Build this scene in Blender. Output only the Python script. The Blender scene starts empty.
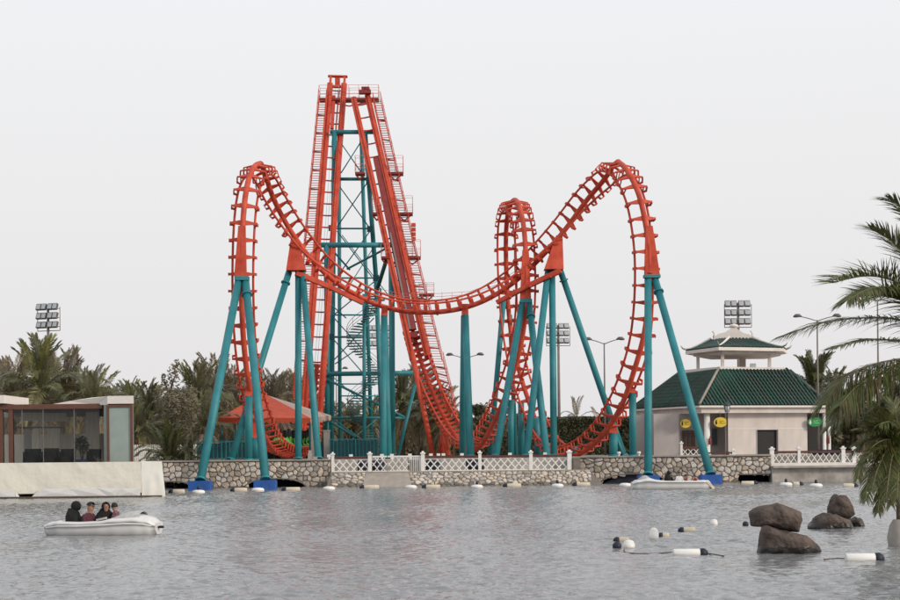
import bpy, bmesh, math, random
from mathutils import Vector, Matrix, noise
R = math.radians
random.seed(7)
scene = bpy.context.scene
COL = scene.collection

# ------------------------------------------------------------------ camera
F, HC, HY = 1680.0, 2.5, 450.0          # focal length in photo pixels, eye height, horizon row
SR = 0.010; CR = math.sqrt(1-SR*SR)      # slight roll of the camera
cam_d = bpy.data.cameras.new('camera'); cam = bpy.data.objects.new('camera', cam_d); COL.objects.link(cam)
cam_d.sensor_width = 36; cam_d.lens = 36*F/900; cam_d.shift_y = (HY-300)/900
cam_d.clip_end = 6000; cam_d.clip_start = .5
cam.location = (0, 0, HC)
cam.rotation_euler = (Matrix.Rotation(-math.asin(SR), 3, 'Y') @ Matrix.Rotation(R(90), 3, 'X')).to_euler()
cam.matrix_world = Matrix.Translation((0, 0, HC)) @ (Matrix.Rotation(math.asin(SR), 4, 'Y') @ Matrix.Rotation(R(90), 4, 'X'))
scene.camera = cam

# ------------------------------------------------------------------ world, sun
SUN_EL, SUN_AZ = R(24), R(122)           # azimuth measured from +Y towards +X
w = bpy.data.worlds.new('World'); scene.world = w; w.use_nodes = True
nt = w.node_tree; nt.nodes.clear()
sky = nt.nodes.new('ShaderNodeTexSky'); sky.sky_type = 'NISHITA'; sky.sun_disc = False
sky.sun_elevation = SUN_EL; sky.sun_rotation = SUN_AZ
sky.air_density = 1.2; sky.dust_density = 6.0; sky.ozone_density = 1.0
tc = nt.nodes.new('ShaderNodeTexCoord'); sep = nt.nodes.new('ShaderNodeSeparateXYZ')
ramp = nt.nodes.new('ShaderNodeValToRGB')
ramp.color_ramp.elements[0].position = 0.0; ramp.color_ramp.elements[0].color = (8.25, 8.05, 8.15, 1)
ramp.color_ramp.elements[1].position = 0.27; ramp.color_ramp.elements[1].color = (9.25, 9.3, 9.4, 1)
e = ramp.color_ramp.elements.new(1.0); e.color = (7.6, 8.0, 8.6, 1)
mixs = nt.nodes.new('ShaderNodeMixRGB'); mixs.inputs[0].default_value = .94
bg = nt.nodes.new('ShaderNodeBackground'); bg.inputs[1].default_value = .10
wo = nt.nodes.new('ShaderNodeOutputWorld')
nt.links.new(tc.outputs['Generated'], sep.inputs[0]); nt.links.new(sep.outputs[2], ramp.inputs[0])
nt.links.new(sky.outputs[0], mixs.inputs[1]); nt.links.new(ramp.outputs[0], mixs.inputs[2])
nt.links.new(mixs.outputs[0], bg.inputs[0]); nt.links.new(bg.outputs[0], wo.inputs[0])
sl = bpy.data.lights.new('sun', 'SUN'); sl.energy = 1.9; sl.angle = R(10); sl.color = (1, .88, .74)
so = bpy.data.objects.new('sun', sl); COL.objects.link(so)
sd = Vector((math.sin(SUN_AZ)*math.cos(SUN_EL), math.cos(SUN_AZ)*math.cos(SUN_EL), math.sin(SUN_EL)))
so.rotation_euler = sd.to_track_quat('Z', 'Y').to_euler()
so.location = (60, -60, 60)
scene.view_settings.view_transform = 'Standard'; scene.view_settings.look = 'None'
scene.view_settings.exposure = 0; scene.view_settings.gamma = 1
scene.cycles.max_bounces = 6; scene.cycles.transparent_max_bounces = 8

# ------------------------------------------------------------------ placing
def W(px, py, Y):
    dx, dy = px-450, py-HY
    u = dx*CR - dy*SR; v = dy*CR + dx*SR
    return Vector((u/F*Y, Y, HC - v/F*Y))
def G(px, Y, z=1.87):                    # point of height z at depth Y under image column px
    v = (HC-z)/Y*F
    u = ((px-450) - v*SR)/CR
    return Vector((u/F*Y, Y, z))
LAND = 1.87

# ------------------------------------------------------------------ materials
M = {}
def mat(name, rgb, rough=.5, var=.12, scale=3.0, metal=0, bump=0, bscale=20, rnd=0, spec=.5, coat=0, stretch=(1, 1, 1), trans=0, hue=None, rust=0, bdist=.05):
    m = bpy.data.materials.new(name); m.use_nodes = True; t = m.node_tree; n = t.nodes; l = t.links
    b = n['Principled BSDF']; b.inputs['Roughness'].default_value = rough; b.inputs['Metallic'].default_value = metal
    b.inputs['Specular IOR Level'].default_value = spec; b.inputs['Coat Weight'].default_value = coat
    tcn = n.new('ShaderNodeTexCoord'); mp = n.new('ShaderNodeMapping'); mp.inputs['Scale'].default_value = stretch
    l.new(tcn.outputs['Object'], mp.inputs[0])
    nz = n.new('ShaderNodeTexNoise'); nz.inputs['Scale'].default_value = scale; nz.inputs['Detail'].default_value = 6
    l.new(mp.outputs[0], nz.inputs['Vector'])
    cr = n.new('ShaderNodeValToRGB')
    h = hue or (1, 1, 1)
    cr.color_ramp.elements[0].position = .3; cr.color_ramp.elements[1].position = .7
    cr.color_ramp.elements[0].color = (*[max(0, c*(1-var)) for c in rgb], 1)
    cr.color_ramp.elements[1].color = (*[min(1, c*(1+var)*k) for c, k in zip(rgb, h)], 1)
    l.new(nz.outputs[0], cr.inputs[0]); out = cr.outputs[0]
    if rnd:
        oi = n.new('ShaderNodeObjectInfo'); hs = n.new('ShaderNodeHueSaturation')
        mr = n.new('ShaderNodeMapRange'); mr.inputs[3].default_value = 1-rnd; mr.inputs[4].default_value = 1+rnd
        l.new(oi.outputs['Random'], mr.inputs[0]); l.new(mr.outputs[0], hs.inputs['Value'])
        mr2 = n.new('ShaderNodeMath'); mr2.operation = 'MULTIPLY'; mr2.inputs[1].default_value = 7.31
        fr = n.new('ShaderNodeMath'); fr.operation = 'FRACT'; l.new(oi.outputs['Random'], mr2.inputs[0]); l.new(mr2.outputs[0], fr.inputs[0])
        mr3 = n.new('ShaderNodeMapRange'); mr3.inputs[3].default_value = .5; mr3.inputs[4].default_value = 1.35
        l.new(fr.outputs[0], mr3.inputs[0]); l.new(mr3.outputs[0], hs.inputs['Saturation'])
        l.new(out, hs.inputs['Color']); out = hs.outputs[0]
    if rust:                                         # chalky patches, run marks and a little rust
        mp3 = n.new('ShaderNodeMapping'); mp3.inputs['Scale'].default_value = (2.2, 2.2, .45); l.new(tcn.outputs['Object'], mp3.inputs[0])
        r1 = n.new('ShaderNodeTexNoise'); r1.inputs['Scale'].default_value = 1.8; r1.inputs['Detail'].default_value = 9; r1.inputs['Roughness'].default_value = .7; l.new(mp3.outputs[0], r1.inputs['Vector'])
        rr1 = n.new('ShaderNodeMapRange'); rr1.inputs[1].default_value = .54; rr1.inputs[2].default_value = .72; rr1.inputs[4].default_value = rust; l.new(r1.outputs[0], rr1.inputs[0])
        m1 = n.new('ShaderNodeMixRGB'); m1.inputs[2].default_value = (.12, .055, .032, 1); l.new(rr1.outputs[0], m1.inputs[0]); l.new(out, m1.inputs[1])
        r2 = n.new('ShaderNodeTexNoise'); r2.inputs['Scale'].default_value = .7; r2.inputs['Detail'].default_value = 7; l.new(tcn.outputs['Object'], r2.inputs['Vector'])
        rr2 = n.new('ShaderNodeMapRange'); rr2.inputs[1].default_value = .48; rr2.inputs[2].default_value = .72; rr2.inputs[4].default_value = .30; l.new(r2.outputs[0], rr2.inputs[0])
        m2 = n.new('ShaderNodeMixRGB'); m2.inputs[2].default_value = (*[c*.92+a_ for c, a_ in zip(rgb, (.07, .065, .05))], 1); l.new(rr2.outputs[0], m2.inputs[0]); l.new(m1.outputs[0], m2.inputs[1]); out = m2.outputs[0]
        rg_ = n.new('ShaderNodeMapRange'); rg_.inputs[3].default_value = rough-.08; rg_.inputs[4].default_value = rough+.3; l.new(r1.outputs[0], rg_.inputs[0]); l.new(rg_.outputs[0], b.inputs['Roughness'])
    l.new(out, b.inputs['Base Color'])
    if bump:
        n2 = n.new('ShaderNodeTexNoise'); n2.inputs['Scale'].default_value = bscale; n2.inputs['Detail'].default_value = 5
        l.new(mp.outputs[0], n2.inputs['Vector'])
        bp = n.new('ShaderNodeBump'); bp.inputs['Strength'].default_value = bump; bp.inputs['Distance'].default_value = bdist
        l.new(n2.outputs[0], bp.inputs['Height']); l.new(bp.outputs[0], b.inputs['Normal'])
    if trans:
        tr = n.new('ShaderNodeBsdfTranslucent'); l.new(out, tr.inputs[0]); mx = n.new('ShaderNodeMixShader')
        mx.inputs[0].default_value = trans; l.new(b.outputs[0], mx.inputs[1]); l.new(tr.outputs[0], mx.inputs[2])
        l.new(mx.outputs[0], n['Material Output'].inputs[0])
    M[name] = m
    return m
mat('red_paint', (.54, .057, .031), .48, .18, 1.2, spec=.3, hue=(1.05, 1.45, 1.3), rust=.32)
mat('red_dark', (.24, .030, .026), .6, .2, 2.0)
mat('red_faded', (.60, .20, .16), .7, .2, 3)
mat('teal_paint', (.012, .190, .220), .42, .18, .9, spec=.45, stretch=(1, 1, .35), hue=(1.8, 1.1, 1.1), rust=.35)
mat('teal_dark', (.010, .085, .095), .6, .2, 2)
mat('blue_paint', (.016, .095, .36), .55, .18, 2.5, rust=.35)
mat('navy', (.012, .015, .034), .6, .3, 5)
mat('white_paint', (.80, .785, .755), .5, .06, 2.5)
mat('white_gel', (.68, .68, .675), .3, .07, 2.0, coat=.15)
mat('boat_grime', (.45, .44, .42), .5, .2, 6)
mat('cream', (.62, .54, .42), .6, .12, 6)
mat('canvas_white', (.76, .73, .635), .8, .05, 1.2, bump=.5, bscale=2.0, bdist=.10)
mat('canvas_end', (.88, .86, .79), .8, .04, 1.5, bump=.2, bscale=2)  # end panel, paler than canvas_white: sunlight put into the colour
mat('canvas_flap', (.70, .69, .68), .8, .05, 1.5, bump=.4, bscale=3)
mat('canopy_red', (.55, .085, .040), .85, .10, 1.5)
mat('canopy_sunlit', (.50, .36, .30), .85, .12, 1.5)  # right side of the red canopy, strong sunlight put into the colour
mat('mortar', (.18, .155, .135), .95, .25, 8, bump=.3)
mat('stone', (.46, .40, .34), .9, .28, 7, bump=.6, bscale=14, rnd=.38)
mat('stone_wet', (.17, .15, .115), .55, .3, 7, bump=.6, bscale=14, rnd=.25)
mat('concrete', (.34, .30, .26), .9, .14, 2.5, bump=.2)
mat('curb', (.40, .37, .34), .9, .3, 1.6, bump=.2)
mat('wood_brown', (.125, .052, .033), .55, .3, 6, stretch=(1, 1, 4))
mat('rail_brown', (.095, .036, .028), .6, .25, 5)
mat('black', (.012, .012, .013), .7, .3, 5)
mat('black_cloth', (.010, .010, .011), .95, .3, 14, bump=.4, bscale=30)
mat('dark_grey', (.05, .05, .055), .6, .2, 5)
mat('grey_metal', (.22, .20, .19), .5, .15, 5, metal=.3)
mat('pole_metal', (.19, .16, .15), .6, .15, 2)
mat('lamp_glass', (.42, .45, .47), .25, .2, 3)
mat('lamp_shell', (.13, .12, .12), .55, .2, 3)
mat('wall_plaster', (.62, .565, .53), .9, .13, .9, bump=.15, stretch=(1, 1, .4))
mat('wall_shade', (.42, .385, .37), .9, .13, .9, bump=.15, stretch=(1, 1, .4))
mat('trim_white', (.74, .69, .645), .7, .06, 2)
mat('green_tile', (.013, .056, .040), .5, .28, 2.0, rnd=.2)
mat('door_brown', (.095, .045, .028), .55, .25, 6)
mat('interior', (.05, .045, .042), .8, .3, 2)
mat('sign_yellow', (.72, .52, .05), .5, .06, 4)
mat('sign_green', (.02, .30, .07), .5, .06, 4)
mat('skin', (.36, .19, .125), .6, .08, 10)
mat('hair', (.016, .012, .010), .7, .2, 20)
mat('shirt_maroon', (.085, .022, .035), .9, .25, 25)
mat('shirt_plaid', (.17, .07, .10), .9, .9, 22)
mat('shirt_white', (.62, .64, .64), .9, .1, 10)
mat('shirt_teal', (.03, .20, .19), .9, .1, 10)
mat('shirt_red', (.35, .05, .05), .9, .1, 10)
mat('trousers', (.06, .055, .06), .9, .2, 15)
mat('rock', (.095, .070, .058), .85, .55, 2.8, bump=1.0, bscale=6, bdist=.12)
mat('rock_wet', (.018, .015, .013), .35, .3, 3, bump=.6, bscale=9)
mat('trunk', (.13, .095, .065), .95, .35, 5, bump=.6, bscale=12)
mat('bark', (.10, .075, .055), .95, .3, 6, bump=.6)
mat('frond_green', (.190, .192, .090), .6, .35, 2.0, rnd=.28, trans=.22)
mat('frond_olive', (.30, .25, .165), .65, .35, 2.0, rnd=.28, trans=.22)
mat('frond_deep', (.115, .125, .052), .6, .35, 2.0, rnd=.25, trans=.22)
mat('frond_dry', (.36, .27, .17), .75, .3, 2.0, rnd=.22, trans=.2)
mat('leaf_dark', (.14, .125, .075), .6, .45, 1.0, trans=.15)
mat('leaf_hedge', (.062, .066, .030), .6, .45, 1.4, trans=.15)
mat('leaf_grey', (.20, .18, .12), .65, .4, 1.5, trans=.2)
mat('leaf_mid', (.085, .095, .045), .6, .4, 1.5, trans=.2)
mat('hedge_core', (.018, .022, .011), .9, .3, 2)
mat('palm_near', (.115, .135, .036), .42, .35, 3, trans=.28)
mat('palm_near_dry', (.17, .12, .055), .6, .4, 3, trans=.25)
mat('palm_rib', (.16, .14, .07), .5, .2, 5)
mat('train_green', (.10, .42, .05), .35, .12, 3, coat=.3)
mat('frosted', (.30, .36, .33), .35, .08, 1.6)
mat('curtain', (.78, .70, .60), .9, .15, 3, stretch=(6, 1, .3))
mat('pot_pale', (.36, .33, .30), .9, .1, 5)
mat('window_grey', (.08, .11, .12), .2, .1, 3)
mat('rope', (.10, .075, .05), .9, .2, 20)
mat('soil', (.20, .17, .13), .95, .25, .4, bump=.3)
mat('paving', (.33, .30, .27), .9, .15, .8, bump=.2)
gm = bpy.data.materials.new('window_glass'); gm.use_nodes = True; gt = gm.node_tree; gt.nodes.clear()
g1_ = gt.nodes.new('ShaderNodeBsdfTransparent'); g1_.inputs[0].default_value = (.92, .93, .92, 1)
g2_ = gt.nodes.new('ShaderNodeBsdfGlossy'); g2_.inputs['Roughness'].default_value = .03
gf = gt.nodes.new('ShaderNodeFresnel'); gf.inputs[0].default_value = 1.28; gx = gt.nodes.new('ShaderNodeMixShader'); go_ = gt.nodes.new('ShaderNodeOutputMaterial')
gt.links.new(gf.outputs[0], gx.inputs[0]); gt.links.new(g1_.outputs[0], gx.inputs[1]); gt.links.new(g2_.outputs[0], gx.inputs[2]); gt.links.new(gx.outputs[0], go_.inputs[0])
M['glass'] = gm
# water: rippled, dark body, mirror of the sky
wm = bpy.data.materials.new('lake_water'); wm.use_nodes = True; t = wm.node_tree; n = t.nodes; l = t.links
b = n['Principled BSDF']; b.inputs['Base Color'].default_value = (.215, .220, .228, 1); b.inputs['Roughness'].default_value = .08
b.inputs['IOR'].default_value = 1.33; b.inputs['Specular IOR Level'].default_value = .5
tcn = n.new('ShaderNodeTexCoord')
def wnoise(sc, det, dist, rough=.55):
    mp = n.new('ShaderNodeMapping'); mp.inputs['Scale'].default_value = sc; mp.inputs['Rotation'].default_value = (0, 0, R(8))
    l.new(tcn.outputs['Object'], mp.inputs[0])
    z = n.new('ShaderNodeTexNoise'); z.inputs['Scale'].default_value = 1; z.inputs['Detail'].default_value = det; z.inputs['Roughness'].default_value = rough
    z.inputs['Distortion'].default_value = dist; l.new(mp.outputs[0], z.inputs['Vector']); return z
n2 = wnoise((5.0, 5.0, 1), 3, .3)
bp = n.new('ShaderNodeBump'); bp.inputs['Strength'].default_value = 1.0; bp.inputs['Distance'].default_value = .030
l.new(n2.outputs[0], bp.inputs['Height']); l.new(bp.outputs[0], b.inputs['Normal'])
M['water'] = wm

# ------------------------------------------------------------------ mesh builder
WLOC = {}                                # world position of objects without rotation
class MB:
    def __init__(s): s.v = []; s.f = []; s.mi = []; s.sm = []
    def add(s, vs, fs, mi=0, smooth=False):
        o = len(s.v); s.v += [Vector(v) for v in vs]
        for f in fs: s.f.append([i+o for i in f]); s.mi.append(mi); s.sm.append(smooth)
        return s
    def tube(s, pts, r, n=8, caps=True, mi=0, smooth=True, up=None):
        pts = [Vector(p) for p in pts]; m = len(pts)
        rs = r if isinstance(r, (list, tuple)) else [r]*m
        vs = []; prev = None
        for i, p in enumerate(pts):
            d = (pts[min(i+1, m-1)] - pts[max(i-1, 0)]).normalized()
            if prev is None:
                a = Vector(up) if up else (Vector((0, 0, 1)) if abs(d.z) < .9 else Vector((0, 1, 0)))
                x = d.cross(a).normalized()
            else:
                x = (prev - d*prev.dot(d)).normalized()
            prev = x; y = d.cross(x)
            for k in range(n):
                t = 2*math.pi*(k+.5)/n
                vs.append(p + (x*math.cos(t)+y*math.sin(t))*rs[i])
        fs = [(i*n+k, i*n+(k+1) % n, (i+1)*n+(k+1) % n, (i+1)*n+k) for i in range(m-1) for k in range(n)]
        s.add(vs, fs, mi, smooth)
        if caps:
            o = len(s.v)-m*n
            s.f.append([o+k for k in range(n)][::-1]); s.mi.append(mi); s.sm.append(False)
            s.f.append([o+(m-1)*n+k for k in range(n)]); s.mi.append(mi); s.sm.append(False)
        return s
    def box(s, c, sz, rot=None, mi=0, bev=0):
        c = Vector(c); hx, hy, hz = [q/2 for q in sz]
        vs = [Vector((x, y, z)) for z in (-hz, hz) for y in (-hy, hy) for x in (-hx, hx)]
        if rot is not None: vs = [rot @ v for v in vs]
        s.add([c+v for v in vs], [(0, 2, 3, 1), (4, 5, 7, 6), (0, 1, 5, 4), (2, 6, 7, 3), (0, 4, 6, 2), (1, 3, 7, 5)], mi)
        return s
    def beam(s, a, b_, wd, ht, up=(0, 0, 1), mi=0):
        a = Vector(a); b_ = Vector(b_); d = b_-a; L = d.length; d.normalize()
        u = Vector(up)
        if abs(d.dot(u)) > .98: u = Vector((0, 1, 0))
        x = d.cross(u).normalized(); y = x.cross(d).normalized()
        rot = Matrix((x, d, y)).transposed()
        return s.box((a+b_)/2, (wd, L, ht), rot, mi)
    def quadstrip(s, rows, mi=0, smooth=True, closed=False):
        m = len(rows); k = len(rows[0]); vs = [p for r_ in rows for p in r_]
        kk = k if closed else k-1
        fs = [(i*k+j, i*k+(j+1) % k, (i+1)*k+(j+1) % k, (i+1)*k+j) for i in range(m-1) for j in range(kk)]
        return s.add(vs, fs, mi, smooth)
    def mesh(s, name, mats, off=Vector((0, 0, 0))):
        me = bpy.data.meshes.new(name)
        me.from_pydata([tuple(v-off) for v in s.v], [], s.f)
        for m_ in (mats if isinstance(mats, (list, tuple)) else [mats]): me.materials.append(M[m_] if isinstance(m_, str) else m_)
        me.polygons.foreach_set('material_index', s.mi); me.polygons.foreach_set('use_smooth', s.sm)
        me.update(); return me
    def build(s, name, mats, parent=None, base=True, local=False, label=None):
        if local: off = Vector((0, 0, 0))
        else:
            xs = [v.x for v in s.v]; ys = [v.y for v in s.v]; zs = [v.z for v in s.v]
            off = Vector(((min(xs)+max(xs))/2, (min(ys)+max(ys))/2, min(zs) if base else (min(zs)+max(zs))/2))
        o = bpy.data.objects.new(name, s.mesh(name, mats, off)); COL.objects.link(o)
        if local:
            o.parent = parent
        else:
            WLOC[o.name] = off
            if parent is not None:
                o.parent = parent; o.location = off - WLOC[parent.name]
            else: o.location = off
        if label: o['label'] = label
        return o
def tag(o, label, cat, group=None):
    o['label'] = label; o['category'] = cat
    if group: o['group'] = group
    return o
def thing(name, label, cat, loc=(0, 0, 0), group=None):
    o = bpy.data.objects.new(name, None); COL.objects.link(o); o.location = loc; o.empty_display_size = .3
    WLOC[o.name] = Vector(loc); return tag(o, label, cat, group)
def struct(o): o['kind'] = 'structure'; return o
def stuff(o): o['kind'] = 'stuff'; return o
def inst(name, me, mtx, parent):         # mesh shared by alike pieces, mtx in world space
    o = bpy.data.objects.new(name, me); COL.objects.link(o)
    if parent is not None:
        o.parent = parent; mtx = Matrix.Translation(-WLOC[parent.name]) @ mtx
    o.matrix_local = mtx if parent is not None else mtx
    return o
def copy_tree(o, parent=None):
    c = o.copy(); COL.objects.link(c)
    if parent is not None: c.parent = parent
    for ch in list(o.children): copy_tree(ch, c)
    return c
def place(proto, loc, rz=0, sc=1, label=None, first=[]):
    if proto.name in first: o = copy_tree(proto)
    else: o = proto; first.append(proto.name)
    o.location = loc; o.rotation_euler = (0, 0, rz); o.scale = (sc, sc, sc)
    if label: o['label'] = label
    return o

# ------------------------------------------------------------------ water, ground
def sheet(name, pts, z, m, zlow=None):
    mb = MB(); k = len(pts)
    vs = [Vector((x, y, z)) for x, y in pts]; fs = [list(range(k))]
    if zlow is not None:
        vs += [Vector((x, y, zlow)) for x, y in pts]
        fs += [(i, i+k, (i+1) % k+k, (i+1) % k) for i in range(k)]
    mb.add(vs, fs); return struct(mb.build(name, m))
import numpy as np
def lake():
    rs_ = np.random.RandomState(4)
    NY, NX = 1000, 520
    ys = 24*(118/24.)**(np.linspace(0, 1, NY)**.93); ts = np.linspace(-.30, .30, NX)
    Y = np.repeat(ys[:, None], NX, 1); X = Y*ts[None, :]; Z = np.zeros_like(Y)
    for lam, slp, cnt in ((.30, .090, 16), (.44, .090, 18), (.66, .064, 16), (1.0, .028, 12), (1.7, .012, 8), (4.5, .006, 6)):
        for _ in range(cnt):
            th = rs_.normal(0, .85)+.25; L_ = lam*rs_.uniform(.75, 1.3); k_ = 2*np.pi/L_
            ph = k_*(X*np.sin(th)+Y*np.cos(th))+rs_.uniform(0, 6.28)
            Z += slp*1.7/np.sqrt(cnt)/k_*np.sin(ph)
    patch = .78+.30*np.sin(X*.21+Y*.13+1.0)*np.sin(Y*.17-X*.07)+.18*np.sin(X*.53-Y*.31)
    edge = np.clip(np.minimum(np.minimum((.30-np.abs(ts))/.02, 1)[None, :], np.minimum((Y-24)/3, (118-Y)/1.0)), 0, 1)
    Z = Z*patch*edge
    V = np.stack([X, Y, Z], -1).reshape(-1, 3)
    a = (np.arange(NY-1)[:, None]*NX+np.arange(NX-1)[None, :]).reshape(-1)
    Fq = np.stack([a, a+1, a+NX+1, a+NX], 1)
    n0 = len(V); x0, x1 = -.30*24, .30*24; X0, X1 = -.30*118, .30*118
    ext = np.array([[-500, -60, 0], [500, -60, 0], [500, 24, 0], [500, 118, 0], [500, 135, 0], [-500, 135, 0], [-500, 118, 0], [-500, 24, 0], [x0, 24, -0.0], [x1, 24, 0], [X1, 118, 0], [X0, 118, 0]], float)
    e_ = lambda *q: [n0+i for i in q]
    Fe = [e_(0, 1, 2, 9), e_(0, 9, 8, 7), e_(9, 2, 3, 10), e_(7, 8, 11, 6), e_(11, 10, 3, 6), e_(6, 3, 4, 5)]
    V = np.concatenate([V, ext]); Fq = np.concatenate([Fq, np.array(Fe)])
    me = bpy.data.meshes.new('water'); me.vertices.add(len(V)); me.vertices.foreach_set('co', V.astype(np.float32).ravel())
    me.loops.add(len(Fq)*4); me.loops.foreach_set('vertex_index', Fq.astype(np.int32).ravel())
    me.polygons.add(len(Fq)); me.polygons.foreach_set('loop_start', np.arange(0, len(Fq)*4, 4, dtype=np.int32)); me.polygons.foreach_set('use_smooth', np.ones(len(Fq), bool))
    me.update(calc_edges=True); me.materials.append(M['water']); o = bpy.data.objects.new('water', me); COL.objects.link(o); return struct(o)
lake()
sheet('lake_bed', [(-3000, -500), (3000, -500), (3000, 5200), (-3000, 5200)], -1.2, 'soil')
YL, YC, YR = 117.0, 116.9, 119.6         # wall faces left, centre, right
xa, xb = G(330, YL).x, G(571, YR).x
# promenade: one sheet of paving behind the quay walls, and the lower terrace behind the white fence
sheet('promenade', [(-500, YL+.6), (xa, YL+.6), (xa, 121.2), (xb, 121.2), (xb, YR+.6), (500, YR+.6), (500, 150), (-500, 150)], LAND, 'paving', 1.25)
sheet('ground', [(-3000, 150), (3000, 150), (3000, 5200), (-3000, 5200)], LAND-.02, 'soil', -1.1)
sheet('terrace', [(xa, YC-.1), (xb, YC-.1), (xb, 121.2), (xa, 121.2)], .96, 'paving', -1.1)

# ------------------------------------------------------------------ stone walls, every stone a piece
def clip(poly, a, nrm):
    out = []; k = len(poly)
    for i in range(k):
        p, q = poly[i], poly[(i+1) % k]
        dp = (p[0]-a[0])*nrm[0]+(p[1]-a[1])*nrm[1]; dq = (q[0]-a[0])*nrm[0]+(q[1]-a[1])*nrm[1]
        if dp <= 0: out.append(p)
        if dp*dq < 0:
            t = dp/(dp-dq); out.append((p[0]+(q[0]-p[0])*t, p[1]+(q[1]-p[1])*t))
    return out
def stones(parent, L, H, place_fn, cw, ch, holes=(), rng=None, name='stone'):
    """Voronoi cells in a L x H rectangle; place_fn(u, v, d) -> world point, d = how far proud"""
    nx, ny = max(1, round(L/cw)), max(1, round(H/ch)); pts = []
    for j in range(-1, ny+1):
        for i in range(-1, nx+1):
            pts.append(((i+.5+(.25 if j % 2 else -.25)+rng.uniform(-.46, .46))*L/nx, (j+.5+rng.uniform(-.44, .44))*H/ny))
    cnt = 0
    for p in pts:
        poly = [(0, 0), (L, 0), (L, H), (0, H)]
        for q in pts:
            if q is p: continue
            dx, dy = q[0]-p[0], q[1]-p[1]; d = math.hypot(dx, dy)
            if d > 3.2*cw: continue
            gap = .026
            mid = (p[0]+dx/2-dx/d*gap, p[1]+dy/2-dy/d*gap)
            poly = clip(poly, mid, (dx, dy))
            if len(poly) < 3: break
        if len(poly) < 3: continue
        cx = sum(a[0] for a in poly)/len(poly); cy = sum(a[1] for a in poly)/len(poly)
        if max(a[0] for a in poly)-min(a[0] for a in poly) < .12 or max(a[1] for a in poly)-min(a[1] for a in poly) < .1: continue
        if any((a[0] < cx < a[1] and a[2] < cy < a[3] + 0*cx and cy < a[4](cx)) for a in holes): continue
        q_ = []
        for a_i in range(len(poly)):                  # knock the corners off
            a_, b_ = poly[a_i], poly[(a_i+1) % len(poly)]; f_ = rng.uniform(.2, .3)
            q_ += [(a_[0]+(b_[0]-a_[0])*f_, a_[1]+(b_[1]-a_[1])*f_), (a_[0]+(b_[0]-a_[0])*(1-f_), a_[1]+(b_[1]-a_[1])*(1-f_))]
        poly = q_; d = rng.uniform(.035, .095); k = len(poly); mb = MB()
        back = [place_fn(a[0], a[1], -.05) for a in poly]
        edge = [place_fn(a[0], a[1], d*.55) for a in poly]
        front = [place_fn(cx+(a[0]-cx)*.80, cy+(a[1]-cy)*.80, d+rng.uniform(-.012, .012)) for a in poly]
        mb.add(back+edge+front, [(i, (i+1) % k, (i+1) % k+k, i+k) for i in range(k)] + [(i+k, (i+1) % k+k, (i+1) % k+2*k, i+2*k) for i in range(k)] + [list(range(2*k, 3*k))])
        mb.build(name, 'stone_wet' if place_fn(cx, cy, 0).z < .12+.10*rng.random() else 'stone', parent, base=False); cnt += 1
    return cnt
rng = random.Random(3)
FLAT = (.55,)
def stone_wall(label, x0, x1, Y, ztop, thick, cw, ch, arches, nm='stone_wall'):
    """vertical wall facing the camera between x0 and x1 with low arched openings at the water"""
    root = thing(nm, label, 'wall', ((x0+x1)/2, Y, -.6))
    mb = MB()                                        # mortar core with real openings
    segs = []; N = 120
    def hole(x):
        for a0, a1, h in arches:
            if a0 < x < a1:
                t_ = (x-(a0+a1)/2)/((a1-a0)/2); return h if h in FLAT else h*max(0, 1-abs(t_)**2.6)**.6
        return -.6
    xs = sorted(set([x0+(x1-x0)*i/N for i in range(N+1)] + [a for q in arches for a in (q[0], q[1])]))
    for i in range(len(xs)-1):
        a, b_ = xs[i], xs[i+1]; h = hole((a+b_)/2)
        vs = [(a, Y, h), (b_, Y, h), (b_, Y, ztop), (a, Y, ztop), (a, Y+thick, h), (b_, Y+thick, h), (b_, Y+thick, ztop), (a, Y+thick, ztop)]
        fs = [(0, 1, 2, 3), (3, 2, 6, 7), (0, 4, 5, 1), (5, 4, 7, 6)]
        if i == 0: fs.append((0, 3, 7, 4))
        if i == len(xs)-2: fs.append((1, 5, 6, 2))
        mb.add([Vector(v) for v in vs], fs)
        if h > -.5:                                  # black sheet behind the opening, painting in the shade inside
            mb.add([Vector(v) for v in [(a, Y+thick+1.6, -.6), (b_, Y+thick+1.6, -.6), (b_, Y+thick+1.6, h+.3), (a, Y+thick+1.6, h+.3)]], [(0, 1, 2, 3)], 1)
    mb.build('wall_core', ['mortar', 'black'], root)
    hs = [(a0-x0-.1, a1-x0+.1, -1, 9, (lambda X0: (lambda u: hole(u+X0)+.60+.02))(x0)) for a0, a1, h in arches]
    stones(root, x1-x0, ztop+.6-.10, lambda u, v, d: Vector((x0+u, Y-d, -.6+v)), cw, ch, hs, rng)
    cp = MB().box(((x0+x1)/2, Y+thick/2-.06, ztop+.002), (x1-x0, thick+.14, .10)); cp.build('coping', 'concrete', root)
    for a0, a1, h in arches:                         # concrete ring of the arch
        pts = [Vector((a0+(a1-a0)*i/16, Y-.06, hole(a0+(a1-a0)*min(max(i/16, .01), .99)))) for i in range(17)]
        MB().tube(pts, .055, 6).build('arch_ring', 'mortar', root)
    return root
lx0, lx1 = G(150, YL).x, G(331, YL).x
stone_wall('pale rubble stone quay wall behind the two left blue footings', lx0, lx1, YL, 1.90, .6, .43, .34,
           [(G(150, YL).x+.1, G(192, YL).x, .5), (G(244, YL).x, G(306, YL).x, .62)])
rx0, rx1 = G(572, YR).x, G(771, YR).x
stone_wall('long rubble stone quay wall in front of the green-roofed pavilion', rx0, rx1, YR, 1.90, .6, .45, .36,
           [(G(600, YR).x, G(668, YR).x, .66), (G(738, YR).x, G(770, YR).x, .55)])
a0, a1 = G(604, YR+.2).x, G(664, YR+.2).x
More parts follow.
